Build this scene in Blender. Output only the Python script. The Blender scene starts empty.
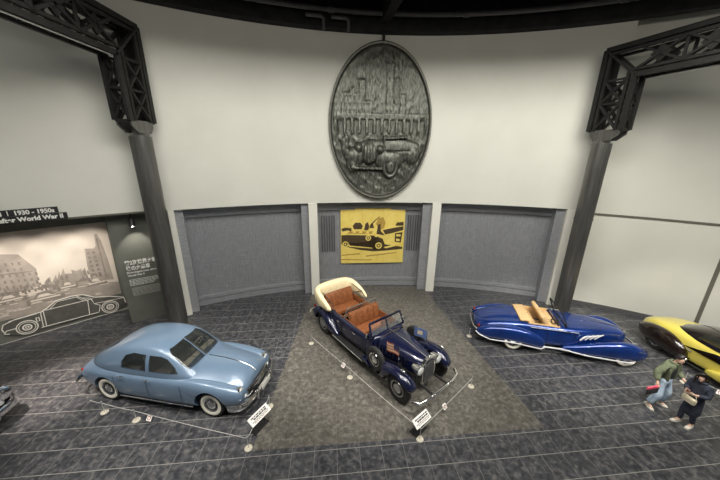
import bpy, bmesh, math, random
from mathutils import Vector, Matrix
from mathutils.bvhtree import BVHTree
random.seed(7)
SC = bpy.context.scene
COL = SC.collection
PI = math.pi
R = math.radians
# ---------------------------------------------------------------- camera, world, lights, exposure
cam_d = bpy.data.cameras.new('camera')
cam_d.sensor_width = 36.0
cam_d.lens = 281.0 / 720.0 * 36.0
cam_d.clip_end = 200
cam = bpy.data.objects.new('camera', cam_d)
COL.objects.link(cam)
pitch, roll = R(17.0), R(0.67)
cam.matrix_world = Matrix.Translation((0, 0, 6.35)) @ (Matrix.Rotation(PI / 2 - pitch, 4, 'X') @ Matrix.Rotation(roll, 4, 'Z'))
SC.camera = cam
SC.view_settings.view_transform = 'Standard'
SC.view_settings.look = 'None'
SC.view_settings.exposure = 0.0
SC.view_settings.gamma = 1.0
SC.view_settings.use_curve_mapping = False
W = bpy.data.worlds.new('world')
SC.world = W
W.use_nodes = True
W.node_tree.nodes['Background'].inputs[0].default_value = (0.9, 0.95, 1.0, 1)
W.node_tree.nodes['Background'].inputs[1].default_value = 0.16

CX, CY = 2.02, -5.363          # centre of the rotunda
def polar(deg, r, z=0.0):
    a = R(deg)
    return Vector((CX + r * math.sin(a), CY + r * math.cos(a), z))

def aim(o, target):
    d = Vector(target) - Vector(o.location)
    o.rotation_euler = d.to_track_quat('-Z', 'Y').to_euler()

def area(name, loc, target, sx, sy, power, col=(1, .95, .88), spread=180):
    l = bpy.data.lights.new(name, 'AREA')
    l.shape = 'RECTANGLE'; l.size = sx; l.size_y = sy; l.energy = power; l.color = col
    l.spread = R(spread)
    o = bpy.data.objects.new(name, l); COL.objects.link(o)
    o.location = loc; aim(o, target)
    return o

def spot(name, loc, target, power, ang, blend=.5, size=.08, col=(1, .93, .84)):
    l = bpy.data.lights.new(name, 'SPOT')
    l.energy = power; l.spot_size = R(ang); l.spot_blend = blend; l.shadow_soft_size = size; l.color = col
    o = bpy.data.objects.new(name, l); COL.objects.link(o)
    o.location = loc; aim(o, target)
    return o

WARM = (1.0, .93, .80)
for dg in (-58, -44, -30, -16, -2, 12, 26, 40, 54):            # wall washers hidden above an added, unseen baffle ring
    area('wall_washer', polar(dg, 10.6, 11.0), polar(dg, 17.8, 2.5), 2.4, .9, 250 if dg >= 26 else 118, (1, .97, .87))
area('hall_ceiling_light', (0.5, 3.0, 11.2), (0.5, 4.2, 0), 9, 5, 620, (1, .97, .93))
for dg in (-40, -14, 12, 36):
    area('upper_wall_fill', polar(dg, 8.0, 9.9), polar(dg, 17.8, 7.5), 3.5, .6, 52, (1, .93, .80))  # added fill lamps that lift the dark upper wall
# spotlights over the cars, and one added for a warm floor pool
spot('car_or_pool_spot', (-2.0, 2.0, 10.9), (-4.8, 6.3, .6), 2300, 34)
spot('car_or_pool_spot', (-8.5, 3.5, 10.6), (-5.2, 6.2, .6), 1700, 34)
spot('car_or_pool_spot', (3.5, 2.5, 10.9), (.8, 7.6, .6), 2600, 34)
spot('car_or_pool_spot', (-2.5, 5.0, 10.9), (.3, 8.2, .6), 1900, 34)
spot('car_or_pool_spot', (5.0, 2.5, 10.9), (7.0, 8.2, .6), 2300, 34)
spot('car_or_pool_spot', (10.5, 3.5, 10.6), (8.0, 8.2, .6), 1900, 34)
spot('car_or_pool_spot', (9.0, 1.5, 10.6), (11.2, 7.6, .6), 1900, 34)
spot('car_or_pool_spot', (-8.9, 3.2, 10.5), (-8.55, 6.2, 0), 11000, 18, 1.0, .1, (1, .86, .74))  # added lamp: stands in for mural light spilling onto the floor
# mural, panel and banner lights tucked under the soffit
for dg in (-46.5, -43.6, -40.8, -38.4):
    spot('mural_downlight', polar(dg, 17.95, 4.2), polar(dg, 19.65, 1.95), 150, 72, .6, .06, (1, .90, .80))
spot('banner_light', polar(-4.4, 16.6, 6.0), polar(-4.4, 18.4, 2.6), 60, 70, .8, .06, (1, .95, .82))

# ---------------------------------------------------------------- materials
MATS = {}
def principled(name, col, rough=.5, metal=0.0, coat=0.0, spec=.5, alpha=1.0, trans=0.0):
    m = bpy.data.materials.new(name); m.use_nodes = True
    b = m.node_tree.nodes['Principled BSDF']
    b.inputs['Base Color'].default_value = (*col, 1)
    b.inputs['Roughness'].default_value = rough
    b.inputs['Metallic'].default_value = metal
    b.inputs['Coat Weight'].default_value = coat
    b.inputs['Coat Roughness'].default_value = .04
    b.inputs['Specular IOR Level'].default_value = spec
    b.inputs['Transmission Weight'].default_value = trans
    MATS[name] = m
    return m

def srgb(r, g, b):
    f = lambda v: (v / 255 / 12.92) if v / 255 <= .04045 else ((v / 255 + .055) / 1.055) ** 2.4
    return (f(r), f(g), f(b))

def mottled(name, c1, c2, scale, rough=.5, metal=0, coat=0, bump=0.0, detail=6, stretch=(1, 1, 1), lo=.35, hi=.65, spec=.5):
    m = principled(name, c1, rough, metal, coat, spec)
    nt = m.node_tree; b = nt.nodes['Principled BSDF']
    tc = nt.nodes.new('ShaderNodeTexCoord'); mp = nt.nodes.new('ShaderNodeMapping')
    mp.inputs['Scale'].default_value = stretch
    nz = nt.nodes.new('ShaderNodeTexNoise'); nz.inputs['Scale'].default_value = scale; nz.inputs['Detail'].default_value = detail
    rp = nt.nodes.new('ShaderNodeValToRGB')
    rp.color_ramp.elements[0].position = lo; rp.color_ramp.elements[1].position = hi
    rp.color_ramp.elements[0].color = (*c1, 1); rp.color_ramp.elements[1].color = (*c2, 1)
    L = nt.links.new
    L(tc.outputs['Object'], mp.inputs['Vector']); L(mp.outputs['Vector'], nz.inputs['Vector'])
    L(nz.outputs['Fac'], rp.inputs['Fac']); L(rp.outputs['Color'], b.inputs['Base Color'])
    if bump:
        bp = nt.nodes.new('ShaderNodeBump'); bp.inputs['Strength'].default_value = bump; bp.inputs['Distance'].default_value = .02
        L(nz.outputs['Fac'], bp.inputs['Height']); L(bp.outputs['Normal'], b.inputs['Normal'])
    return m

def tile_floor(name, c1, c2, c3, line, rot, sx, sy, wx, wy, kx, ky, rough=.35):
    """polished stone tiles: cloudy blotches and pale joints on a square grid"""
    m = principled(name, c1, rough, spec=.4)
    nt = m.node_tree; b = nt.nodes['Principled BSDF']; L = nt.links.new
    tc = nt.nodes.new('ShaderNodeTexCoord'); mp = nt.nodes.new('ShaderNodeMapping')
    mp.inputs['Rotation'].default_value = (0, 0, rot)
    L(tc.outputs['Object'], mp.inputs['Vector'])
    sp = nt.nodes.new('ShaderNodeSeparateXYZ'); L(mp.outputs['Vector'], sp.inputs[0])
    def math_(op, a, bb=None):
        n = nt.nodes.new('ShaderNodeMath'); n.operation = op
        for i, v in enumerate((a, bb)):
            if v is None: continue
            if isinstance(v, (int, float)): n.inputs[i].default_value = v
            else: L(v, n.inputs[i])
        return n.outputs[0]
    def joint(src, s, w, k):
        f = math_('FRACT', math_('DIVIDE', src, s))
        return math_('MULTIPLY', math_('LESS_THAN', f, w / s), k)
    jn = math_('MAXIMUM', joint(sp.outputs['X'], sx, wx, kx), joint(sp.outputs['Y'], sy, wy, ky))
    # per tile offset so blotches break at the joints
    tx = math_('FLOOR', math_('DIVIDE', sp.outputs['X'], sx)); ty = math_('FLOOR', math_('DIVIDE', sp.outputs['Y'], sy))
    cb = nt.nodes.new('ShaderNodeCombineXYZ'); L(tx, cb.inputs[0]); L(ty, cb.inputs[1])
    wn = nt.nodes.new('ShaderNodeTexWhiteNoise'); L(cb.outputs[0], wn.inputs['Vector'])
    vm = nt.nodes.new('ShaderNodeVectorMath'); vm.operation = 'MULTIPLY_ADD'
    L(wn.outputs['Color'], vm.inputs[0]); vm.inputs[1].default_value = (6, 6, 6); L(mp.outputs['Vector'], vm.inputs[2])
    n1 = nt.nodes.new('ShaderNodeTexNoise'); n1.inputs['Scale'].default_value = 8.5; n1.inputs['Detail'].default_value = 7; n1.inputs['Distortion'].default_value = .5; n1.inputs['Roughness'].default_value = .6
    L(vm.outputs[0], n1.inputs['Vector'])
    rp = nt.nodes.new('ShaderNodeValToRGB'); e = rp.color_ramp.elements
    e[0].position = .36; e[0].color = (*c1, 1); e[1].position = .70; e[1].color = (*c3, 1)
    k = e.new(.52); k.color = (*c2, 1)
    L(n1.outputs['Fac'], rp.inputs['Fac'])
    mx = nt.nodes.new('ShaderNodeMix'); mx.data_type = 'RGBA'
    L(jn, mx.inputs[0]); L(rp.outputs['Color'], mx.inputs[6]); mx.inputs[7].default_value = (*line, 1)
    L(mx.outputs[2], b.inputs['Base Color'])
    return m

M_floor = tile_floor('dark_stone_tile', (.024, .026, .032), (.058, .060, .068), (.145, .142, .14), (.36, .35, .33), R(-5.7), .5, .52, .010, .013, .4, .75)
M_inlay = tile_floor('grey_stone_tile', (.068, .064, .056), (.115, .108, .096), (.21, .198, .172), (.2, .19, .165), R(-5.7), .5, .52, .008, .008, .3, .3)
M_wall = mottled('cream_wall', (.70, .70, .64), (.74, .74, .68), .7, .85, spec=.2)
M_white = mottled('white_pillar', (.80, .79, .72), (.84, .83, .76), 1.5, .7, spec=.3)
M_dark = mottled('black_ceiling', (.012, .012, .014), (.022, .022, .024), 3, .75, spec=.25)
M_pipe = mottled('dark_grey_pipe', (.065, .065, .068), (.09, .09, .095), 4, .5)
M_steel = mottled('gunmetal_steel', (.12, .118, .112), (.17, .166, .158), 2, .34, .6, stretch=(8, 8, .5))
M_truss = mottled('black_iron', (.006, .006, .006), (.014, .0135, .013), 5, .6, .1)
M_bay = mottled('blue_grey_bay', (.26, .272, .298), (.37, .38, .40), 9, .45, .3, bump=.15, stretch=(3, 3, .35), lo=.3, hi=.7)
M_bay2 = mottled('blue_grey_trim', (.34, .352, .385), (.44, .45, .475), 4, .38, .35, stretch=(1, 1, 6))
M_groove = principled('wall_joint', srgb(105, 102, 92), .7)
M_base = principled('dark_baseboard', (.10, .10, .105), .5)
M_panel = mottled('grey_green_panel', (.135, .14, .12), (.16, .165, .145), 2, .7)
M_mural = mottled('mural_print', (.30, .27, .24), (.36, .33, .29), 1.2, .7)
M_chrome = mottled('chrome', (.80, .80, .80), (.92, .92, .92), 6, .12, 1.0)
M_bright = mottled('polished_aluminium', (.82, .83, .85), (.9, .91, .93), 6, .28, .35)
M_tin = mottled('brushed_metal', (.45, .45, .45), (.6, .6, .6), 30, .35, .9)
M_rubber = mottled('black_rubber', (.012, .012, .012), (.022, .022, .022), 20, .7)
M_whitewall = mottled('whitewall_rubber', (.84, .82, .70), (.90, .88, .78), 5, .6)
M_glass = principled('tinted_glass', (.03, .035, .035), .06, 0, .3, .7, trans=.0)
gb = M_glass.node_tree.nodes['Principled BSDF']; gb.inputs['Alpha'].default_value = .42
M_clear = principled('clear_glass', (.6, .65, .65), .05, 0, 0, .6)
M_clear.node_tree.nodes['Principled BSDF'].inputs['Alpha'].default_value = .10
M_black = mottled('black_trim', (.012, .012, .013), (.02, .02, .02), 9, .5)
M_seam = mottled('seam_shadow_blue', (.05, .075, .11), (.07, .10, .14), 9, .6)
M_interior = mottled('dark_interior', (.05, .048, .045), (.08, .075, .07), 12, .8)
M_clothseat = mottled('grey_seat_cloth', (.30, .28, .25), (.38, .36, .32), 20, .85)
M_light_plastic = mottled('ivory_plastic', (.72, .68, .55), (.78, .74, .62), 8, .4)
M_lens = principled('lamp_lens', (.85, .87, .88), .08, .1, .5)
M_red = mottled('red_lens', (.25, .015, .012), (.32, .02, .016), 8, .2)
M_plate = mottled('white_plate', (.80, .79, .76), (.86, .85, .82), 6, .5)
M_ink = mottled('dark_ink', (.03, .03, .03), (.05, .05, .05), 8, .7)
M_letter = mottled('white_lettering', (.82, .82, .78), (.88, .88, .84), 5, .6)
M_lettergrey = mottled('pale_grey_lettering', (.42, .42, .38), (.48, .48, .44), 5, .6)
M_signblack = mottled('black_sign_board', (.018, .018, .02), (.028, .028, .03), 5, .5)

def paint(name, c, metal=.25, rough=.3, flake=.9):
    return mottled(name, tuple(v * flake for v in c), c, 2.5, rough, metal, 1.0)
M_blue = paint('pale_blue_paint', (.155, .235, .345), .1, .32, .96)
M_navy = paint('navy_paint', (.006, .009, .038), .2, .25, .85)
M_cobalt = paint('cobalt_metallic_paint', (.006, .040, .235), .4, .26, .7)
M_yellow = paint('yellow_paint', (.80, .68, .12), 0, .3, .96)
M_brown = paint('black_brown_paint', (.016, .009, .006), 0, .2, .8)
M_blackpaint = paint('black_paint', (.008, .008, .009), 0, .2, .9)
M_leather = mottled('tan_leather', (.15, .052, .018), (.26, .092, .034), 14, .45, bump=.2)
M_biscuit = mottled('biscuit_leather', (.62, .42, .20), (.72, .50, .26), 14, .6, bump=.2)
M_canvas = mottled('cream_canvas', (.80, .68, .42), (.88, .76, .50), 7, .85, bump=.2)
M_carpet = mottled('brown_carpet', (.09, .05, .03), (.13, .075, .05), 40, .95)

# ---------------------------------------------------------------- helpers
def put(o, parent=None, kind=None):
    COL.objects.link(o)
    if parent is not None: o.parent = parent
    if kind: o['kind'] = kind
    return o

def obj(name, bm, mat, parent=None, smooth=True, kind=None, sharp=38, label=None):
    me = bpy.data.meshes.new(name)
    bmesh.ops.recalc_face_normals(bm, faces=bm.faces)
    bm.to_mesh(me); bm.free()
    for mm in (mat if isinstance(mat, (list, tuple)) else [mat]): me.materials.append(mm)
    if smooth:
        for p in me.polygons: p.use_smooth = True
        me.set_sharp_from_angle(angle=R(sharp))
    o = bpy.data.objects.new(name, me)
    put(o, parent, kind)
    if label: o['label'] = label
    return o

def tag(o, label, cat, group=None, kind=None):
    o['label'] = label; o['category'] = cat
    if group: o['group'] = group
    if kind: o['kind'] = kind
    return o

def thing(name, label, cat, loc=(0, 0, 0), rz=0.0, group=None):
    o = bpy.data.objects.new(name, None); COL.objects.link(o)
    o.empty_display_size = .2
    o.location = loc; o.rotation_euler = (0, 0, rz)
    return tag(o, label, cat, group)

def bake(o):
    bpy.context.view_layer.update()
    dg = bpy.context.evaluated_depsgraph_get()
    me = bpy.data.meshes.new_from_object(o.evaluated_get(dg))
    o.modifiers.clear(); old = o.data; o.data = me
    return o

def resmooth(o, ang=38):
    for p in o.data.polygons: p.use_smooth = True
    o.data.set_sharp_from_angle(angle=R(ang))
    return o

def boolean(o, cutters, op='DIFFERENCE'):
    for c in cutters:
        c.parent = o.parent
        m = o.modifiers.new('b', 'BOOLEAN'); m.operation = op; m.object = c; m.solver = 'EXACT'
    bake(o)
    return o

def kill(*os):
    for o in os:
        bpy.data.objects.remove(o, do_unlink=True)

def box(bm, c, s, rot=None, bevel=0.0):
    M = Matrix.Translation(c)
    if rot is not None: M = M @ rot.to_4x4()
    r = bmesh.ops.create_cube(bm, size=1.0, matrix=M @ Matrix.Diagonal((s[0], s[1], s[2], 1)))
    if bevel:
        es = list({e for v in r['verts'] for e in v.link_edges})
        bmesh.ops.bevel(bm, geom=es, offset=bevel, segments=2, affect='EDGES', profile=.5)
    return bm

def bar(bm, a, b, w, h=None, up=(0, 0, 1)):
    """a box beam from a to b"""
    a, b = Vector(a), Vector(b); d = b - a; L = d.length
    if L < 1e-6: return bm
    z = d.normalized(); u = Vector(up)
    if abs(z.dot(u)) > .98: u = Vector((1, 0, 0))
    x = u.cross(z).normalized(); y = z.cross(x)
    rot = Matrix((x, y, z)).transposed()
    return box(bm, (a + b) / 2, (w, h or w, L), rot)

def tube(bm, pts, r, n=8, closed=False):
    pts = [Vector(p) for p in pts]; rings = []
    N = len(pts)
    for i, p in enumerate(pts):
        if closed: t = pts[(i + 1) % N] - pts[i - 1]
        else: t = pts[min(i + 1, N - 1)] - pts[max(i - 1, 0)]
        t.normalize()
        u = Vector((0, 0, 1)) if abs(t.z) < .95 else Vector((1, 0, 0))
        x = u.cross(t).normalized(); y = t.cross(x)
        rr = r[i] if isinstance(r, (list, tuple)) else r
        rings.append([bm.verts.new(p + (x * math.cos(2 * PI * k / n) + y * math.sin(2 * PI * k / n)) * rr) for k in range(n)])
    for i in range(N if closed else N - 1):
        A, B = rings[i], rings[(i + 1) % N]
        for k in range(n): bm.faces.new((A[k], A[(k + 1) % n], B[(k + 1) % n], B[k]))
    if not closed:
        bm.faces.new(rings[0][::-1]); bm.faces.new(rings[-1])
    return bm

def lathe(bm, prof, n=32, M=Matrix(), cap=True, sx=1, sy=1):
    """profile of (radius, height) spun round z, then moved by M"""
    rings = []
    for r, h in prof:
        if r < 1e-5: rings.append([bm.verts.new(M @ Vector((0, 0, h)))])
        else: rings.append([bm.verts.new(M @ Vector((r * sx * math.cos(2 * PI * k / n), r * sy * math.sin(2 * PI * k / n), h))) for k in range(n)])
    for A, B in zip(rings, rings[1:]):
        for k in range(n):
            if len(A) == 1 and len(B) == 1: continue
            if len(A) == 1: bm.faces.new((A[0], B[k], B[(k + 1) % n]))
            elif len(B) == 1: bm.faces.new((A[k], A[(k + 1) % n], B[0]))
            else: bm.faces.new((A[k], A[(k + 1) % n], B[(k + 1) % n], B[k]))
    if cap:
        if len(rings[0]) > 1: bm.faces.new(rings[0][::-1])
        if len(rings[-1]) > 1: bm.faces.new(rings[-1])
    return bm

def ball(bm, c, r, s=(1, 1, 1), n=14, rot=None):
    M = Matrix.Translation(c)
    if rot is not None: M = M @ rot.to_4x4()
    bmesh.ops.create_uvsphere(bm, u_segments=n, v_segments=max(6, n // 2), radius=r, matrix=M @ Matrix.Diagonal((*s, 1)))
    return bm

def prism(bm, poly, axis, a, b):
    """poly in 2D, extruded along axis ('x','y','z') from a to b"""
    def P(u, v, w): return {'x': (w, u, v), 'y': (u, w, v), 'z': (u, v, w)}[axis]
    A = [bm.verts.new(P(u, v, a)) for u, v in poly]; B = [bm.verts.new(P(u, v, b)) for u, v in poly]
    bm.faces.new(A[::-1]); bm.faces.new(B)
    n = len(poly)
    for i in range(n): bm.faces.new((A[i], A[(i + 1) % n], B[(i + 1) % n], B[i]))
    return bm

def loft(bm, secs, ring=True, mirror=True, caps=True):
    """secs: (x, [(y,z)...]) half profiles from bottom centre to top centre, mirrored to +-y"""
    rows = []
    for x, pts in secs:
        if mirror:
            full = list(pts) + [(-y, z) for y, z in reversed(pts) if abs(y) > 1e-6]
        else: full = list(pts)
        rows.append([bm.verts.new((x, y, z)) for y, z in full])
    n = len(rows[0])
    for A, B in zip(rows, rows[1:]):
        for k in range(n if ring else n - 1):
            bm.faces.new((A[k], A[(k + 1) % n], B[(k + 1) % n], B[k]))
    if caps and ring:
        bm.faces.new(rows[0][::-1]); bm.faces.new(rows[-1])
    return bm

def sub(o, lv=2):
    m = o.modifiers.new('s', 'SUBSURF'); m.levels = lv; m.render_levels = lv
    return bake(o)

def solid(o, t, off=-1):
    m = o.modifiers.new('t', 'SOLIDIFY'); m.thickness = t; m.offset = off
    return bake(o)

def pod(secs, n=10):
    """teardrop fender: stations (x, y centre, half width, z bottom, z top)"""
    bm = bmesh.new(); rows = []
    for x, yc, hw, zb, zt in secs:
        zc, hh = (zb + zt) / 2, (zt - zb) / 2
        row = []
        for k in range(n):
            a = 2 * PI * k / n + PI / n
            cu, su = math.cos(a), math.sin(a)
            q = .75
            row.append(bm.verts.new((x, yc + hw * math.copysign(abs(cu) ** q, cu), zc + hh * math.copysign(abs(su) ** q, su))))
        rows.append(row)
    for A, B in zip(rows, rows[1:]):
        for k in range(n): bm.faces.new((A[k], A[(k + 1) % n], B[(k + 1) % n], B[k]))
    bm.faces.new(rows[0][::-1]); bm.faces.new(rows[-1])
    return bm

def cyl_cut(x, y0, y1, z, r, n=40):
    bm = bmesh.new()
    prism(bm, [(x + r * math.cos(2 * PI * k / n), z + r * math.sin(2 * PI * k / n)) for k in range(n)], 'y', y0, y1)
    return obj('cutter', bm, M_black, None, False)

def box_cut(c, s, bevel=0.0):
    bm = bmesh.new(); box(bm, c, s, None, bevel)
    return obj('cutter', bm, M_black, None, False)

def ROT(ax, deg): return Matrix.Rotation(R(deg), 3, ax)

def wheel(parent, x, y, r=.36, w=.17, white=.26, rim=M_chrome, spokes=0, n=36, zc=None, tilt=0):
    """tyre > whitewall, hubcap"""
    s = -1 if y < 0 else 1
    zc = r if zc is None else zc
    M = Matrix.Translation((x, y, zc)) @ Matrix.Rotation(R(tilt), 4, 'Z') @ Matrix.Rotation(-s * PI / 2, 4, 'X')
    # after the rotation local +z points outward
    h = w / 2
    bm = bmesh.new()
    lathe(bm, [(r * .56, -h * .8), (r * .72, -h), (r * .9, -h * .95), (r, -h * .55), (r, h * .55), (r * .9, h * .95), (r * .72, h), (r * .56, h * .8)], n, M)
    t = obj('wheel', bm, M_rubber, parent)
    if white:
        bm = bmesh.new()
        lathe(bm, [(r * .55, h * .84), (r * .60, h * 1.02), (r * .72, h * 1.09), (r * white, h * 1.03), (r * white, h * .9)] if white > .75 else
              [(r * .55, h * .84), (r * .62, h * 1.02), (r * .72, h * 1.07), (r * .8, h * .95)], n, M, cap=False)
        obj('whitewall', bm, M_whitewall, t)
    bm = bmesh.new()
    lathe(bm, [(r * .58, h * .80), (r * .56, h * .96), (r * .5, h * .80), (r * .34, h * .74), (r * .3, h * .98), (r * .2, h * 1.14), (0, h * 1.2)], n, M)
    obj('hubcap', bm, rim, t)
    return t

def text_mesh(body, size, mat, parent, name='lettering', loc=(0, 0, 0), rot=(PI / 2, 0, 0), align='LEFT', width=None, extrude=.004, bold=0.0, kind=None):
    c = bpy.data.curves.new('t', 'FONT'); c.body = body; c.size = size; c.extrude = extrude; c.align_x = align
    c.offset = bold
    t = bpy.data.objects.new('t', c); COL.objects.link(t)
    bpy.context.view_layer.update()
    me = bpy.data.meshes.new_from_object(t.evaluated_get(bpy.context.evaluated_depsgraph_get()))
    bpy.data.objects.remove(t, do_unlink=True)
    me.materials.clear(); me.materials.append(mat)
    o = bpy.data.objects.new(name, me); put(o, parent)
    o.location = loc; o.rotation_euler = rot
    if width:
        xs = [v.co.x for v in me.vertices]
        if xs:
            k = width / max(1e-4, max(xs) - min(xs)); x0 = min(xs)
            for v in me.vertices: v.co.x = (v.co.x - x0) * k
    return o

def arc_wall(name, r0, r1, a0, a1, z0, z1, mat, parent=None, kind='structure', step=1.0):
    n = max(2, int(abs(a1 - a0) / step)); bm = bmesh.new(); rows = []
    for i in range(n + 1):
        a = a0 + (a1 - a0) * i / n
        rows.append([bm.verts.new(polar(a, r, z)) for r, z in ((r0, z0), (r1, z0), (r1, z1), (r0, z1))])
    for A, B in zip(rows, rows[1:]):
        for k in range(4): bm.faces.new((A[k], A[(k + 1) % 4], B[(k + 1) % 4], B[k]))
    bm.faces.new(rows[0][::-1]); bm.faces.new(rows[-1])
    o = obj(name, bm, mat, parent, True, kind, sharp=30)
    return o

def arc_poly(bm, poly, r, t, maxw=.5):
    """a flat polygon in (s, z) wrapped on radius r (s is arc length), thickness t towards the room"""
    b2 = bmesh.new()
    vs = [b2.verts.new((s, 0, z)) for s, z in poly]
    b2.faces.new(vs)
    s0, s1 = min(p[0] for p in poly), max(p[0] for p in poly)
    k = int((s1 - s0) / maxw)
    for i in range(1, k + 1):
        bmesh.ops.bisect_plane(b2, geom=b2.verts[:] + b2.edges[:] + b2.faces[:], plane_co=(s0 + (s1 - s0) * i / (k + 1), 0, 0), plane_no=(1, 0, 0))
    bmesh.ops.triangulate(b2, faces=[f for f in b2.faces if len(f.verts) > 4])
    b2.verts.index_update()
    A = {}; B = {}
    for v in b2.verts:
        a = math.degrees(v.co.x / r)
        A[v.index] = bm.verts.new(polar(a, r - t, v.co.z)); B[v.index] = bm.verts.new(polar(a, r, v.co.z))
    for f in b2.faces: bm.faces.new([A[v.index] for v in f.verts])
    for e in b2.edges:
        if e.is_boundary:
            i, j = e.verts[0].index, e.verts[1].index
            bm.faces.new((A[i], A[j], B[j], B[i]))
    b2.free()
    return bm

def stroke_poly(pts, w):
    """closed outline of a polyline of width w (2D)"""
    out, back = [], []
    n = len(pts)
    for i, p in enumerate(pts):
        a = pts[max(0, i - 1)]; b = pts[min(n - 1, i + 1)]
        dx, dy = b[0] - a[0], b[1] - a[1]; l = math.hypot(dx, dy) or 1
        nx, ny = -dy / l * w / 2, dx / l * w / 2
        out.append((p[0] + nx, p[1] + ny)); back.append((p[0] - nx, p[1] - ny))
    return out, back

def arc_stroke(bm, pts, w, r, t):
    o, b = stroke_poly(pts, w)
    A = []
    for (p, q) in zip(o, b):
        A.append([bm.verts.new(polar(math.degrees(p[0] / r), r - t, p[1])), bm.verts.new(polar(math.degrees(q[0] / r), r - t, q[1])),
                  bm.verts.new(polar(math.degrees(q[0] / r), r, q[1])), bm.verts.new(polar(math.degrees(p[0] / r), r, p[1]))])
    for X, Y in zip(A, A[1:]):
        for k in range(4): bm.faces.new((X[k], X[(k + 1) % 4], Y[(k + 1) % 4], Y[k]))
    bm.faces.new(A[0][::-1]); bm.faces.new(A[-1])
    return bm

def circ(cx, cy, rx, ry=None, n=24, a0=0, a1=360):
    ry = ry or rx
    full = abs(a1 - a0) >= 360
    m = n if full else n + 1
    return [(cx + rx * math.cos(R(a0 + (a1 - a0) * k / n)), cy + ry * math.sin(R(a0 + (a1 - a0) * k / n))) for k in range(m)]

def tangent(deg, r, z=0.0):
    return polar(deg, r, z), -R(deg)

# ================================================================ SETTING
bm = bmesh.new()
bmesh.ops.create_grid(bm, x_segments=2, y_segments=2, size=24, matrix=Matrix.Translation((2, 2, 0)))
obj('floor', bm, M_floor, None, False, 'structure')
bm = bmesh.new()
prism(bm, [(-2.36, 4.60), (4.58, 5.24), (3.33, 11.62), (3.2, 12.9), (-2.3, 12.95), (-2.24, 11.4)], 'z', 0.0005, .0025)
obj('floor_inlay', bm, M_inlay, None, False, 'structure')

arc_wall('wall_back', 17.82, 20.3, -78, 23.4, 4.31, 11.9, M_wall)
# recessed bays behind the cars
arc_wall('wall_recess_left', 18.5, 18.8, -31.5, -13.8, 0, 4.31, M_bay)
arc_wall('wall_recess_middle', 18.5, 18.8, -13.2, 4.4, 0, 4.31, M_bay)
arc_wall('wall_recess_right', 18.5, 18.8, 4.4, 22.6, 0, 4.31, M_bay)
def pillar(name, a0, a1, mat, r0=17.78):
    arc_wall(name, r0, 18.6, a0, a1, 0, 4.308, mat, step=.4)
pillar('trim_1', -30.35, -29.75, M_white)
pillar('trim_2', -13.80, -12.62, M_white)
pillar('trim_3', 3.85, 5.05, M_white)
pillar('trim_4', 20.95, 23.3, M_white)
for i, (a0, a1) in enumerate(((-29.75, -28.9), (-14.78, -13.82), (2.6, 3.83), (19.9, 20.93))):
    arc_wall('trim_%d' % (5 + i), 17.98, 18.55, a0, a1, 0, 4.306, M_bay2, step=.4)
# plinth steps and head bands in each bay
n = 9
for a0, a1 in ((-28.9, -14.8), (-12.6, 2.6), (5.07, 19.9)):
    arc_wall('baseboard_%d' % n, 18.40, 18.52, a0, a1, 0, .22, M_bay2)
    arc_wall('trim_%d' % n, 18.44, 18.52, a0, a1, .26, .40, M_bay2)
    arc_wall('trim_%d' % (n + 10), 18.38, 18.52, a0, a1, 3.88, 4.306, M_bay2); n += 1
# low relief of upright and level bars over the outer bays
for nm, a0, a1 in (('wall_relief_left', -28.5, -15.2), ('wall_relief_right', 5.5, 19.5)):
    bm = bmesh.new(); random.seed(11 if a0 < 0 else 12)
    for i in range(520):
        a = random.uniform(a0, a1); z = random.uniform(.5, 3.8)
        L = random.choice((.12, .2, .3, .4))
        if random.random() < .62:
            p = polar(a, 18.50, z); q = polar(a, 18.50, min(z + L, 3.85)); bar(bm, p, q, .022, .02, up=(0, 1, 0))
        else:
            da = math.degrees(L / 18.5); p = polar(a, 18.50, z); q = polar(min(a + da, a1), 18.50, z); bar(bm, p, q, .02, .022)
    obj(nm, bm, M_bay2, None, False, 'structure')
# upright grilles beside the banner
k = 30
for a0 in (-11.9, 0.85):
    bm = bmesh.new()
    for i in range(6):
        a = a0 + i * .36
        box(bm, polar(a, 18.46, 2.75), (.045, .09, 1.75), Matrix.Rotation(-R(a), 3, 'Z'))
    obj('trim_%d' % k, bm, M_base, None, False, 'structure'); k += 1
# right hand wall with its joints
arc_wall('wall_right', 18.45, 18.8, 23.3, 66, 0, 11.9, M_wall)
arc_wall('trim_40', 18.415, 18.47, 23.3, 66, 4.06, 4.14, M_groove)
arc_wall('trim_41', 18.41, 18.47, 36.3, 36.62, .18, 4.06, M_groove, step=.2)
arc_wall('trim_42', 18.41, 18.47, 55.3, 55.6, .18, 4.06, M_groove, step=.2)
arc_wall('baseboard_right', 18.40, 18.47, 23.3, 66, 0, .16, M_base)
# left: mural wall set back under the upper wall, text panel wall standing forward
arc_wall('wall_left', 19.63, 19.9, -78, -30.5, 0, 4.31, M_panel)
arc_wall('wall_left_front', 18.3, 19.7, -36.1, -30.9, 0, 4.309, M_panel)
arc_wall('trim_43', 17.80, 17.86, -78, -30.4, 4.30, 4.36, M_groove)
# dark ceiling band, ceiling, unseen light baffle and pipes
arc_wall('ceiling_fascia', 17.45, 17.81, -70, 60, 10.66, 11.9, M_dark)
bm = bmesh.new(); prism(bm, [tuple(polar(a, 21)[:2]) for a in range(-180, 180, 5)], 'z', 11.9, 12.1)
obj('ceiling', bm, M_dark, None, False, 'structure')
arc_wall('light_baffle', 12.6, 12.7, -70, 60, 10.42, 11.9, M_dark)  # unseen ring added to keep the washers off the upper wall
arc_wall('wall_behind', 15.2, 15.5, 130, 230, 0, 11.9, M_wall)

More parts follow.
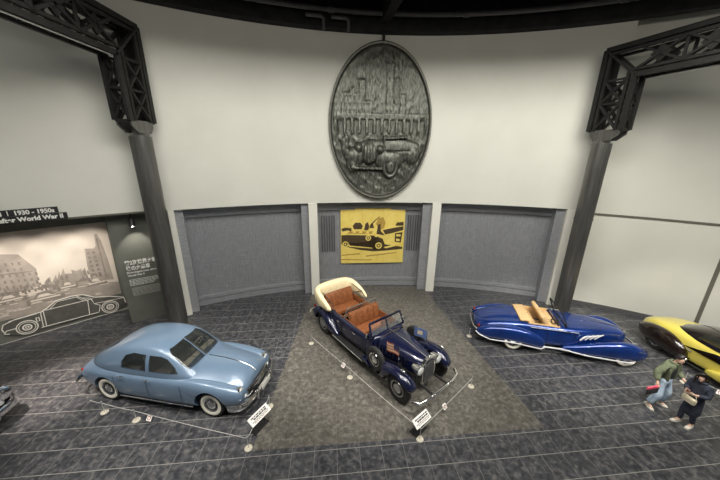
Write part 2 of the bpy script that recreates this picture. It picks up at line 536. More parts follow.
def pipe_run(name, r, z, a0, a1, rad, label):
    bm = bmesh.new()
    tube(bm, [polar(a0 + (a1 - a0) * i / 60, r, z) for i in range(61)], rad, 10)
    for i in range(6):
        a = a0 + (a1 - a0) * (i + .5) / 6
        tube(bm, [polar(a - .35, r, z), polar(a + .35, r, z)], rad * 1.25, 10)
    o = obj(name, bm, M_pipe, None)
    tag(o, label, 'pipe')
pipe_run('ceiling_pipe', 17.15, 11.08, -50, 45, .085, 'thin dark pipe curving along the black ceiling band above the oval plaque')
pipe_run('ceiling_duct', 16.6, 11.5, -50, 45, .16, 'thick dark duct curving above the thin pipe at the top edge')
for a, lab in ((-11.3, 'left of the two short hooked pipe ends hanging below the ceiling band'), (-8.4, 'right of the two short hooked pipe ends hanging below the ceiling band')):
    bm = bmesh.new()
    tube(bm, [polar(a - 2.0, 17.2, 10.88), polar(a - .3, 17.2, 10.88), polar(a, 17.2, 10.82), polar(a, 17.2, 10.5)], .06, 10)
    tag(obj('pipe_end', bm, M_pipe, None), lab, 'pipe')
bm = bmesh.new()
a = polar(-4.0, 17.4, 11.15); b = polar(-1.5, 12.9, 11.3); bar(bm, a, b, .32, .5)
tag(obj('ceiling_beam', bm, M_dark, None, False), 'black beam running towards the hall from above the oval plaque', 'beam')

# ================================================================ COLUMNS WITH LATTICE BRACKETS
def lattice_column(x, y, rz, label, beam_len, ztop, zin):
    """beam leaves along local -y"""
    t = thing('steel_column', label, 'column', (x, y, 0), rz, 'lattice columns')
    bm = bmesh.new()
    lathe(bm, [(.42, 0), (.42, .05), (.30, .06)], 40)
    obj('base_plate', bm, M_steel, t)
    bm = bmesh.new(); lathe(bm, [(.29, .03), (.29, 6.80)], 48)
    sh = obj('shaft', bm, M_steel, t)
    bm = bmesh.new()
    for k in range(7):
        a = R(180 + 12 + k * 13)
        p = Vector((math.cos(a) * .295, math.sin(a) * .295, 0))
        box(bm, (p.x, p.y, 3.42), (.03, .035, 6.74), Matrix.Rotation(a, 3, 'Z'))
    obj('rib', bm, M_steel, sh)
    bm = bmesh.new(); lathe(bm, [(.305, 4.05), (.305, 4.10)], 48); obj('joint_ring', bm, M_steel, sh)
    # capital: a stepped neck with two gusset plates
    bm = bmesh.new()
    lathe(bm, [(.23, 6.78), (.23, 7.24)], 32)
    for sx in (-.2, .2):
        prism(bm, [(-.55, 7.24), (.34, 7.24), (.34, 7.08), (.2, 6.88), (-.3, 6.88), (-.55, 7.08)], 'x', sx - .02, sx + .02)
    obj('capital', bm, M_steel, t, False)
    zb, yo, yi, hw = 7.21, .40, -.56, .22
    y2 = -beam_len
    fr = bmesh.new()
    for sx in (-hw, hw):
        # each side plate frame: outer and inner L shaped chords, three ribs parallel to them round the bend
        for k, f in enumerate((0, .17, .83, 1)):
            if k in (1, 2): w = .08
            else: w = .14
            oy = yo + (yi - yo) * f; oz = ztop + (zin - ztop) * f
            bar(fr, (sx, oy, zb), (sx, oy, oz), .09, w, up=(1, 0, 0)) if False else box(fr, (sx, oy, (zb + oz) / 2), (.09, w, oz - zb))
            box(fr, (sx, (oy + y2) / 2, oz), (.09, oy - y2, w))
    obj('truss_chord', fr, M_truss, t, False)
    dg = bmesh.new()
    for sx in (-hw, hw):
        # diagonals in the side faces
        ya, yb = yo + (yi - yo) * .17, yo + (yi - yo) * .83
        za, zc = ztop + (zin - ztop) * .17, ztop + (zin - ztop) * .83
        zs = [zb + .05, zb + .85, zin - .05]
        for z0, z1 in zip(zs, zs[1:]):
            bar(dg, (sx, ya, z0), (sx, yb, z1), .06, .12, up=(1, 0, 0)); bar(dg, (sx, yb, z0), (sx, ya, z1), .06, .12, up=(1, 0, 0))
            box(dg, (sx, (ya + yb) / 2, z1), (.05, abs(ya - yb), .06))
        bar(dg, (sx, yo, ztop), (sx, yi, zin), .06, .12, up=(1, 0, 0))
        nb = max(2, int((beam_len + yi) / .95)); step = (yi - y2) / nb
        for i in range(nb):
            p, q = yi - i * step, yi - (i + 1) * step
            bar(dg, (sx, p, za), (sx, q, zc), .06, .13, up=(1, 0, 0)); bar(dg, (sx, p, zc), (sx, q, za), .06, .13, up=(1, 0, 0))
            box(dg, (sx, q, (za + zc) / 2), (.05, .07, za - zc))
            box(dg, (sx, (p + q) / 2, (za + zc) / 2), (.065, .34, .34), ROT('X', 45))
    # cross members in the front face and under the beam
    for yy in (yo, yi):
        zt = ztop if yy == yo else zin
        k = int((zt - zb) / .62)
        for i in range(k + 1):
            z = zb + (zt - zb) * i / k
            box(dg, (0, yy, z), (2 * hw, .06, .06))
            if i < k:
                z1 = zb + (zt - zb) * (i + 1) / k
                bar(dg, (-hw, yy, z), (hw, yy, z1), .05, .05); bar(dg, (hw, yy, z), (-hw, yy, z1), .05, .05)
    nb = max(2, int((beam_len + yi) / .62))
    for zz in (ztop, zin):
        for i in range(nb + 1):
            q = yi - (yi - y2) * i / nb
            box(dg, (0, q, zz), (2 * hw, .06, .05))
            if i < nb:
                q1 = yi - (yi - y2) * (i + 1) / nb
                bar(dg, (-hw, q, zz), (hw, q1, zz), .045, .045)
    obj('truss_lattice', dg, M_truss, t, False)
    bm = bmesh.new(); box(bm, (0, yo, (zb + ztop) / 2), (2 * hw, .025, ztop - zb)); box(bm, (0, (yo + y2) / 2, ztop), (2 * hw, yo - y2, .025))
    obj('back_plate', bm, M_truss, t, False)
    bm = bmesh.new(); tube(bm, [(hw * .8, yi - .1, zin - .09), (hw * .8, y2 + .1, zin - .09)], .022, 8)
    obj('conduit', bm, M_tin, t)
    return t
lattice_column(-6.87, 9.29, 0, 'dark steel column with lattice bracket, left, beside the mural and text panel', 7.6, 9.84, 8.90)
lattice_column(8.49, 10.49, R(21), 'dark steel column with lattice bracket, right, behind the blue cabriolet windscreen', 6.8, 9.72, 8.81)

# ================================================================ OVAL BRONZE RELIEF
loc, rz = tangent(-4.05, 17.66, 7.46)
M_bronze = mottled('patina_shaded_bronze', (.05, .053, .046), (.20, .205, .185), 6, .42, .5, bump=.6, stretch=(3.4, 1, .9), lo=.34, hi=.70, detail=10)
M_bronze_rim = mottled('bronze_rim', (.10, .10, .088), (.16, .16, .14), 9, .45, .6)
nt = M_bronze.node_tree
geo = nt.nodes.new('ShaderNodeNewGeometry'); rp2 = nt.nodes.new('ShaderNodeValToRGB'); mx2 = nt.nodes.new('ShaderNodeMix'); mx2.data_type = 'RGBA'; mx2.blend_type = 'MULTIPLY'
rp2.color_ramp.elements[0].position = .44; rp2.color_ramp.elements[0].color = (.35, .35, .33, 1); rp2.color_ramp.elements[1].position = .57; rp2.color_ramp.elements[1].color = (1.5, 1.5, 1.45, 1)  # curvature paints shade into the hollows and worn brightness onto the ridges
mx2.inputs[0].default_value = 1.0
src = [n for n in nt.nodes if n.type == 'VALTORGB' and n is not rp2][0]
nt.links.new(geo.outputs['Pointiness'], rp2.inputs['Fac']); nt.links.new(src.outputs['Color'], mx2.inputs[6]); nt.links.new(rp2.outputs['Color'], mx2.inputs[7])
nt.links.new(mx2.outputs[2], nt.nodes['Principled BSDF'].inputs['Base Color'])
pl = thing('bronze_plaque', 'big oval bronze relief of an old roadster, hung on the cream wall', 'plaque', loc, rz)
PA, PB = 2.09, 2.95
def bump_e(u, v, cu, cv, ru, rv, h, p=.5):
    d = ((u - cu) / ru) ** 2 + ((v - cv) / rv) ** 2
    return h * (1 - d) ** p if d < 1 else 0
def ring_e(u, v, cu, cv, ru, rv, w, h):
    d = math.sqrt(((u - cu) / ru) ** 2 + ((v - cv) / rv) ** 2)
    return h * max(0, 1 - abs(d - 1) / w)
def rect_e(u, v, u0, u1, v0, v1, h, s=.03):
    d = min(u - u0, u1 - u, v - v0, v1 - v)
    return h * min(1, max(0, d / s))
random.seed(5)
TW = []
x = -1.9
while x < 1.9:
    w = random.uniform(.16, .4)
    TW.append((x, x + w, random.uniform(.55, 1.5))); x += w
TW += [(.18, .48, 2.5), (.26, .40, 2.85), (.52, .72, 2.0), (-.9, -.62, 1.9), (-1.25, -1.05, 1.6)]
def relief(u, v):
    h = .014 * math.sin(9 * u + 3 * math.sin(4 * v)) * math.sin(7 * v) + .008 * math.sin(31 * u) * math.sin(17 * v)
    for u0, u1, top in TW:
        if u0 < u < u1 and -.15 < v < top - .25:
            h = max(h, rect_e(u, v, u0, u1, -.15, top - .25, .028) + .012 * (math.sin(v * 24) > .1) * (math.sin(u * 34) > 0))
    if -1.75 < u < 1.85 and -.30 < v < .45:                       # arcade of the old square
        ph = ((u + 1.75) % .30) - .15
        h = .05 if v > .22 else (.06 if abs(ph) > .10 else .0)
    if v < -.45: h += .016 * math.sin(10 * u + 14 * v)
    c = 0                                                          # open roadster in three quarter view
    g = lambda a, b, p, q, hh, e=.5: bump_e(u, v, a, b, p, q, hh, e)
    c = max(c, g(.62, -.92, 1.16, .44, .15, .35), g(-.25, -.90, .78, .36, .19, .4))
    c = max(c, g(-.44, -1.06, .34, .44, .27, .3) * (1 + .10 * (math.sin(u * 48) > 0)))
    c = max(c, g(.40, -1.30, .62, .44, .23), g(-1.02, -1.18, .42, .36, .21))
    c = max(c, g(.44, -1.62, .33, .46, .27, .3) - ring_e(u, v, .44, -1.62, .19, .28, .35, .10))
    c = max(c, g(-1.12, -1.52, .24, .30, .19, .3) - ring_e(u, v, -1.12, -1.52, .14, .18, .35, .07))
    c = max(c, g(1.36, -1.10, .30, .38, .18), g(-.88, -.86, .17, .19, .32), g(-.02, -.92, .17, .19, .32))
    if abs(v + 1.66) < .06 and -1.2 < u < .12: c = max(c, .22)
    if abs(v - (-.50 + .05 * u)) < .045 and .1 < u < 1.1: c = max(c, .22)
    if abs(u - .16) < .035 and -.95 < v < -.42: c = max(c, .22)
    if .25 < u < 1.3 and abs(v + .98) < .02: c -= .05
    for i in range(5): c = max(c, g(-1.38 - .10 * (i % 2), -.52 - .13 * i, .10, .22, .1))
    return max(h, c)
bm = bmesh.new(); NR, NT = 74, 220; rows = []
for i in range(NR + 1):
    f = i / NR * .955; row = []
    for k in range(NT):
        a = 2 * PI * k / NT; u, v = PA * f * math.cos(a), PB * f * math.sin(a)
        if i == 0: row = [bm.verts.new((0, -.05 - relief(0, 0), 0))]; break
        row.append(bm.verts.new((u, -.05 - relief(u, v), v)))
    rows.append(row)
for A, B in zip(rows, rows[1:]):
    for k in range(NT):
        if len(A) == 1: bm.faces.new((A[0], B[k], B[(k + 1) % NT]))
        else: bm.faces.new((A[k], A[(k + 1) % NT], B[(k + 1) % NT], B[k]))
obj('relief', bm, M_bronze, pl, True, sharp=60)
bm = bmesh.new()
prof = [(0, .12), (1, .12), (1, -.08), (.985, -.13), (.965, -.12), (.955, -.06), (.945, -.10), (.93, -.04)]
rings = []
for f, d in prof[1:]:
    rings.append([bm.verts.new((PA * f * math.cos(2 * PI * k / 120), d, PB * f * math.sin(2 * PI * k / 120))) for k in range(120)])
for A, B in zip(rings, rings[1:]):
    for k in range(120): bm.faces.new((A[k], A[(k + 1) % 120], B[(k + 1) % 120], B[k]))
bm.faces.new(rings[0])
obj('rim', bm, M_bronze_rim, pl)
bm = bmesh.new(); tube(bm, [(.03, 0, 2.86), (.03, 0, 3.35)], .05, 10); obj('hanger', bm, M_black, pl)

# ================================================================ YELLOW PHOTO BANNER
loc, rz = tangent(-4.42, 18.36, 0)
bn = thing('photo_panel', 'yellow printed panel of an open parade car, in the middle recess under the oval', 'panel', loc, rz)
M_bannery = mottled('amber_print', (.84, .64, .14), (.90, .72, .20), 3, .6)
M_bannerink = mottled('umber_ink', (.055, .035, .015), (.09, .055, .025), 12, .7)
M_bannermid = mottled('ochre_ink', (.42, .27, .05), (.56, .37, .08), 10, .7)
bm = bmesh.new()
for i in range(3): box(bm, (-1.02 + i * 1.02, .03, 2.585), (1.015, .06, 2.73), None, .006)
obj('panel_board', bm, M_bannery, bn, False)
bm = bmesh.new(); box(bm, (0, -.03, 4.03), (3.2, .16, .09)); obj('light_rail', bm, M_tin, bn, False)
def ink(bmx, poly, t=.012): return prism(bmx, poly, 'y', -t, .0)
def uz(l): return [(-1.5 + u * 3.0, 1.24 + v * 2.66) for u, v in l]
b = bmesh.new()     # dark shapes of the printed picture
for poly in ([(0.0, .36), (.08, .345), (.30, .30), (.52, .30), (.56, .36), (.60, .44), (.52, .52), (.10, .535), (.0, .53)],
             [(.40, .32), (.46, .28), (.56, .24), (.66, .27), (.70, .36), (.66, .46), (.58, .50), (.50, .47), (.44, .40)],
             [(.62, .42), (.66, .36), (.99, .30), (.99, .26), (.70, .23), (.5, .22), (.3, .25), (.02, .33), (.06, .38)],
             [(.70, .54), (.80, .56), (.99, .62), (.99, .69), (.78, .65), (.66, .62)],
             [(.18, .70), (.22, .76), (.30, .76), (.34, .70), (.32, .64), (.2, .64)], [(.86, .70), (.88, .76), (.99, .77), (.99, .70)],
             [(.02, .60), (.10, .62), (.16, .60), (.16, .66), (.06, .67), (.0, .65)],
             [(.44, .66), (.46, .73), (.6, .88), (.605, .875), (.50, .74), (.52, .66)],
             [(.56, .55), (.58, .72), (.62, .74), (.63, .60), (.70, .52)], [(.86, .40), (.96, .38), (.98, .58), (.86, .56)],
             [(.36, .62), (.38, .74), (.42, .77), (.44, .70), (.43, .62)]):
    ink(b, uz(poly), .006)
obj('dark_print', b, M_bannerink, bn, False)
b = bmesh.new()     # middle tone
for poly in ([(.55, .74), (.58, .84), (.66, .86), (.70, .76), (.68, .66), (.60, .62)], [(.0, .16), (.3, .19), (.3, .165), (.0, .14)], [(.4, .14), (.9, .2), (.9, .18), (.4, .115)],
             [(.0, .08), (.5, .06), (.5, .045), (.0, .06)], [(.08, .56), (.14, .60), (.5, .60), (.54, .55)]):
    ink(b, uz(poly), .005)
obj('middle_print', b, M_bannermid, bn, False)
b = bmesh.new()     # light details over the dark car
for c, rx in (((.60, .33), .055), ((.065, .36), .05), ((.43, .475), .045)):
    o_ = circ(c[0], c[1], rx, rx * 1.12, 22)
    i_ = circ(c[0], c[1], rx * .62, rx * .7, 22)
    for k in range(22): ink(b, uz([o_[k], o_[(k + 1) % 22], i_[(k + 1) % 22], i_[k]]), .011)
    ink(b, uz(circ(c[0], c[1], rx * .3, rx * .34, 12)), .011)
for poly in ([(.08, .40), (.12, .315), (.50, .275), (.5, .29), (.14, .335), (.10, .41)], [(.74, .36), (.76, .54), (.82, .55), (.82, .37)], [(.68, .30), (.95, .37), (.99, .35), (.72, .275)],
             [(.03, .545), (.54, .53), (.54, .545), (.03, .56)], [(.08, .58), (.10, .625), (.13, .58)], [(.18, .57), (.20, .62), (.24, .58)], [(.27, .57), (.31, .63), (.34, .57)], [(.38, .56), (.42, .63), (.45, .56)], [(.48, .55), (.51, .61), (.54, .55)],
             [(.88, .42), (.94, .41), (.94, .45), (.88, .46)], [(.88, .50), (.95, .50), (.95, .54), (.88, .54)]):
    ink(b, uz(poly), .011)
obj('light_print', b, M_bannery, bn, False)

# ================================================================ MURAL (printed photograph and white car outline)
mu = thing('wall_mural', 'sepia street photograph mural with a white outlined car, on the left wall', 'mural', (0, 0, 0))
MR = 19.62
M_m_sky = mottled('mural_pale', (.60, .54, .47), (.70, .64, .56), .8, .75)
M_m_mid = mottled('mural_mid', (.30, .265, .23), (.40, .355, .31), 3, .75)
M_m_dark = mottled('mural_dark', (.21, .185, .16), (.28, .245, .215), 6, .75)
M_m_line = mottled('mural_line_white', (.74, .72, .66), (.82, .80, .74), 6, .7)
M_m_asph = mottled('mural_asphalt', (.075, .075, .066), (.10, .10, .09), 4, .75)
b = bmesh.new(); arc_poly(b, [(-18.4, .85), (-12.62, .85), (-12.55, 3.78), (-18.4, 3.78)], MR, .012); obj('printed_photo', b, M_m_sky, mu, False)
b = bmesh.new()
arc_poly(b, [(-18.4, .8), (-12.6, .8), (-12.6, 1.32), (-13.6, 1.5), (-14.6, 1.55), (-16, 1.3), (-18.4, 1.3)], MR - .012, .004)
# big building on the left with rows of windows, towers on the right, small skyline
arc_poly(b, [(-17.4, 1.5), (-14.68, 1.75), (-14.62, 2.40), (-14.9, 3.0), (-15.4, 3.12), (-17.4, 3.15)], MR - .012, .004)
arc_poly(b, [(-13.36, 1.55), (-12.72, 1.45), (-12.74, 2.3), (-12.80, 3.1), (-12.86, 3.36), (-12.94, 3.36), (-12.98, 2.9), (-13.05, 2.82), (-13.3, 2.85), (-13.36, 2.2)], MR - .012, .004)
x = -14.5; random.seed(3)
while x < -13.45:
    w = random.uniform(.1, .2); arc_poly(b, [(x, 1.5), (x + w, 1.5), (x + w, random.uniform(1.75, 2.25)), (x, random.uniform(1.75, 2.2))], MR - .012, .004); x += w
obj('printed_buildings', b, M_m_mid, mu, False)
b = bmesh.new()
for rz_ in range(6):
    for i in range(17):
        s0 = -17.0 + i * .145; z0 = 1.86 + rz_ * .205 - .018 * i
        if s0 > -14.95 and rz_ > 3: continue
        arc_poly(b, [(s0, z0), (s0 + .055, z0 - .006), (s0 + .055, z0 + .10), (s0, z0 + .106)], MR - .016, .004)
for z0 in (1.78, 2.44, 3.02):
    arc_stroke(b, [(-17.3, z0 + .06), (-15.8, z0), (-15.35 if z0 > 3 else -14.72, z0 - .10)], .03, MR - .016, .004)
for i in range(6):
    for k in range(2): arc_poly(b, [(-13.28 + k * .16, 1.75 + i * .17), (-13.2 + k * .16, 1.75 + i * .17), (-13.2 + k * .16, 1.86 + i * .17), (-13.28 + k * .16, 1.86 + i * .17)], MR - .016, .004)
arc_poly(b, [(-12.94, 1.6), (-12.90, 1.6), (-12.88, 3.2), (-12.92, 3.2)], MR - .016, .004)
def mural_car(s, z, w, bmx, r):
    h = w * .42
    arc_poly(bmx, [(s, z), (s + w, z + .02), (s + w, z + h * .5), (s + w * .82, z + h * .58), (s + w * .66, z + h), (s + w * .34, z + h), (s + w * .2, z + h * .55), (s, z + h * .45)], r, .004)
for s, z, w in ((-15.8, 1.35, .8), (-15.1, 1.12, .95), (-14.3, 1.42, .55), (-14.75, 1.62, .4), (-13.75, 1.6, .34), (-13.55, 1.33, .62), (-16.6, 1.3, .8)):
    mural_car(s, z, w, b, MR - .016)
for i in range(60):
    s = random.uniform(-16.5, -13.0); z = random.uniform(1.5, 1.85); arc_poly(b, [(s, z), (s + .06, z), (s + .05, z + .16), (s + .01, z + .16)], MR - .016, .004)
obj('printed_shadow', b, M_m_dark, mu, False)
b = bmesh.new()
for s, z, w in ((-15.72, 1.45, .6), (-15.0, 1.24, .74), (-14.2, 1.49, .4), (-13.46, 1.42, .46)):
    arc_poly(b, [(s, z), (s + w, z + .01), (s + w, z + .06), (s, z + .05)], MR - .020, .004)
    arc_poly(b, [(s + w * .22, z + .1), (s + w * .75, z + .1), (s + w * .62, z + .2), (s + w * .34, z + .2)], MR - .020, .004)
for i in range(40):
    s = random.uniform(-16.6, -12.8); z = random.uniform(.9, 1.5); w = random.uniform(.05, .3)
    arc_poly(b, [(s, z), (s + w, z), (s + w, z + .025), (s, z + .025)], MR - .020, .003)
obj('printed_highlight', b, M_m_sky, mu, False)
b = bmesh.new()
arc_poly(b, [(-15.80, .30), (-15.78, .62), (-15.45, .78), (-14.75, .80), (-14.35, 1.1), (-13.75, 1.12), (-13.35, .9), (-12.58, .62), (-12.52, .3), (-12.8, .16), (-15.5, .14)], MR - .024, .012)
obj('outlined_car_fill', b, M_m_asph, mu, False)
b = bmesh.new(); rr = MR - .036
lines = [([(-15.76, .34), (-15.80, .5), (-15.74, .66), (-15.45, .76), (-14.78, .80)], .03), ([(-14.86, .78), (-14.62, .92), (-14.42, 1.08), (-14.0, 1.13), (-13.7, 1.1), (-13.38, .88), (-12.95, .78), (-12.56, .62), (-12.53, .36)], .035),
         ([(-15.68, .28), (-15.78, .32), (-15.72, .42), (-15.5, .42)], .03), ([(-14.95, .2), (-13.4, .22)], .025), ([(-14.85, .8), (-14.9, .22)], .022), ([(-14.78, .8), (-14.82, .22)], .022), ([(-13.85, 1.08), (-13.6, .82), (-13.66, .24)], .022),
         ([(-14.72, .82), (-13.45, .84)], .022), ([(-14.6, .84), (-14.38, 1.04), (-13.88, 1.06), (-13.72, .86)], .018), ([(-13.45, .62), (-13.3, .5), (-13.38, .24)], .022), ([(-13.5, .84), (-13.45, .62), (-12.56, .60)], .02),
         ([(-15.0, .62), (-15.0, .48), (-14.93, .48), (-14.93, .62), (-15.0, .62)], .025), ([(-15.6, .74), (-14.95, .77)], .02), ([(-13.72, .96), (-13.5, .88)], .02), ([(-18.2, .06), (-12.5, .10)], .012)]
for pts, w in lines: arc_stroke(b, pts, w, rr, .008)
for cs, cz in ((-15.25, .36), (-13.02, .34)):
    for rad, w in ((.25, .03), (.195, .018), (.10, .04), (.04, .025)):
        pp = circ(cs, cz, rad, rad, 30); arc_stroke(b, pp + [pp[0]], w, rr - .008, .008)
obj('outlined_car_line', b, M_m_line, mu, False)
b = bmesh.new(); arc_poly(b, circ(-15.25, .36, .28, .28, 28), MR - .034, .006); arc_poly(b, circ(-13.02, .34, .28, .28, 28), MR - .034, .006)
obj('outlined_wheel_fill', b, M_m_asph, mu, False)

# ================================================================ TEXT PANEL AND SIGN BOARDS
loc, rz = tangent(-34.1, 18.26, 0)
tp = thing('wall_lettering', 'white Japanese and English lettering on the grey green panel behind the left column', 'lettering', loc, rz)
text_mesh('第2次世界大戦と', .19, M_letter, tp, 'headline', (-.44, 0, 2.36), width=1.10, bold=.006)
text_mesh('後の大衆車', .19, M_letter, tp, 'headline', (-.43, 0, 2.15), width=.72, bold=.006)
text_mesh('Developments after', .09, M_letter, tp, 'subtitle', (-.43, 0, 2.02), width=.9, bold=.003)
text_mesh('World War II', .09, M_letter, tp, 'subtitle', (-.43, 0, 1.90), width=.5, bold=.003)
bm = bmesh.new(); random.seed(9)
for i in range(5):
    bx = -.42
    while bx < .5:
        w = random.uniform(.04, .1)
        box(bm, (bx + w / 2, 0, 1.76 - i * .055), (w, .008, .022)); bx += w + .02
        if i > 2 and bx > .3: break
obj('body_text', bm, M_letter, tp, False)
bm = bmesh.new()
for i in range(7):
    bx = -.40
    while bx < .56:
        w = random.uniform(.03, .09)
        box(bm, (bx + w / 2, 0, 1.42 - i * .05), (w, .008, .024)); bx += w + .012
obj('body_text', bm, M_lettergrey, tp, False)
# small black spotlight under the soffit
loc, rz = tangent(-33.9, 17.98, 0)
sl = thing('spotlight', 'small black spotlight hanging under the soffit above the lettering', 'spotlight', loc, rz)
bm = bmesh.new(); lathe(bm, [(.06, 4.27), (.06, 4.31)], 16); tube(bm, [(0, 0, 4.29), (0, 0, 4.08)], .018, 8); obj('stem', bm, M_black, sl)
bm = bmesh.new(); M = Matrix.Translation((0, .06, 3.96)) @ Matrix.Rotation(R(-28), 4, 'X')
lathe(bm, [(.04, .2), (.085, .17), (.09, -.14), (.075, -.15), (.07, -.1)], 20, M); obj('lamp_head', bm, M_black, sl)
lp = spot('panel_spot', polar(-33.9, 18.0, 3.86), polar(-34.0, 18.3, 2.6), 130, 78, .5, .03, (1, .93, .82)); 

def sign_board(name, a0, a1, z0, z1, label):
    p, q = polar(a0, 17.70), polar(a1, 17.70); c = (p + q) / 2; L = (q - p).length
    ang = math.atan2(q.y - p.y, q.x - p.x)
    t = thing(name, label, 'sign', (c.x, c.y, (z0 + z1) / 2), ang)
    bm = bmesh.new(); box(bm, (0, .03, 0), (L, .05, z1 - z0), None, .004); obj('board', bm, M_signblack, t, False)
    return t, L
t, L = sign_board('sign_board', -45.6, -39.12, 4.555, 4.735, 'upper black sign strip reading 1930 - 1950s on the cream wall, far left')
text_mesh('1930 - 1950s', .17, M_letter, t, 'lettering', (L / 2 - .86, .003, -.062), width=.78, bold=.007)
text_mesh('の動', .17, M_letter, t, 'lettering', (L / 2 - 1.46, .003, -.062), width=.36, bold=.006)
bm = bmesh.new(); box(bm, (L / 2 - .99, 0, 0), (.015, .01, .15)); obj('divider', bm, M_letter, t, False)
t, L = sign_board('sign_board', -45.6, -38.60, 4.365, 4.545, 'lower black sign strip reading after World War II on the cream wall, far left')
text_mesh('after World War II', .175, M_letter, t, 'lettering', (L / 2 - 1.36, .003, -.062), width=1.27, bold=.007)

# ================================================================ CARS (local +x forward, +y left, z up, origin on the floor mid wheelbase)
def half(w, zb, zs, zt, crown=.5, low=.8):
    return [(0, zb), (w * low, zb), (w * .965, zb + .07), (w, zb + (zs - zb) * .45), (w * .985, zs - .09), (w * .90, zs - .01), (w * crown, zt - .01), (0, zt)]

def bench(parent, x, w, zs, mat, name='seat', back=.55, depth=.5, lean=14, tufts=0):
    bm = bmesh.new(); box(bm, (x + .02, 0, zs - .07), (depth, w, .18), None, .05)
    s = obj(name, bm, mat, parent)
    bm = bmesh.new()
    Rm = ROT('Y', -lean)
    box(bm, (x - depth / 2 - .03, 0, zs + back / 2 - .05), (.15, w, back), Rm, .055)
    bk = obj('backrest', bm, mat, s)
    if tufts:
        bm = bmesh.new()
        for i in range(tufts):
            yy = -w / 2 + w * (i + .5) / tufts
            box(bm, (x - depth / 2 + .035, yy, zs + back / 2 - .03), (.06, w / tufts * .86, back * .8), Rm, .028)
        obj('cushion_pleats', bm, mat, bk)
    return s

def steering(parent, x, y, z, r=.2, mat=None, tilt=58):
    mat = mat or M_black
    M3 = ROT('Y', -tilt)
    bm = bmesh.new()
    tube(bm, [Vector((x, y, z)) + M3 @ Vector((r * math.cos(2 * PI * k / 28), r * math.sin(2 * PI * k / 28), 0)) for k in range(28)], .014, 8, True)
    for a in (0, 120, 240): tube(bm, [(x, y, z), Vector((x, y, z)) + M3 @ Vector((r * math.cos(R(a)), r * math.sin(R(a)), 0))], .009, 6)
    w = obj('steering_wheel', bm, mat, parent)
    bm = bmesh.new(); tube(bm, [(x, y, z), Vector((x, y, z)) + M3 @ Vector((0, 0, -.5))], .022, 8); obj('steering_column', bm, M_black, w)

def headlamp(parent, x, y, z, r=.11, bowl=None, depth=.22):
    M = Matrix.Translation((x, y, z)) @ Matrix.Rotation(PI / 2, 4, 'Y')
    bm = bmesh.new(); lathe(bm, [(0, -depth), (r * .55, -depth * .85), (r * .9, -depth * .4), (r * 1.02, -.02), (r * 1.05, .015), (r * .92, .025), (r * .9, .0)], 24, M)
    h = obj('headlamp', bm, bowl or M_chrome, parent)
    bm = bmesh.new(); lathe(bm, [(r * .92, .0), (r * .75, .035), (0, .055)], 24, M); obj('lens', bm, M_lens, h)

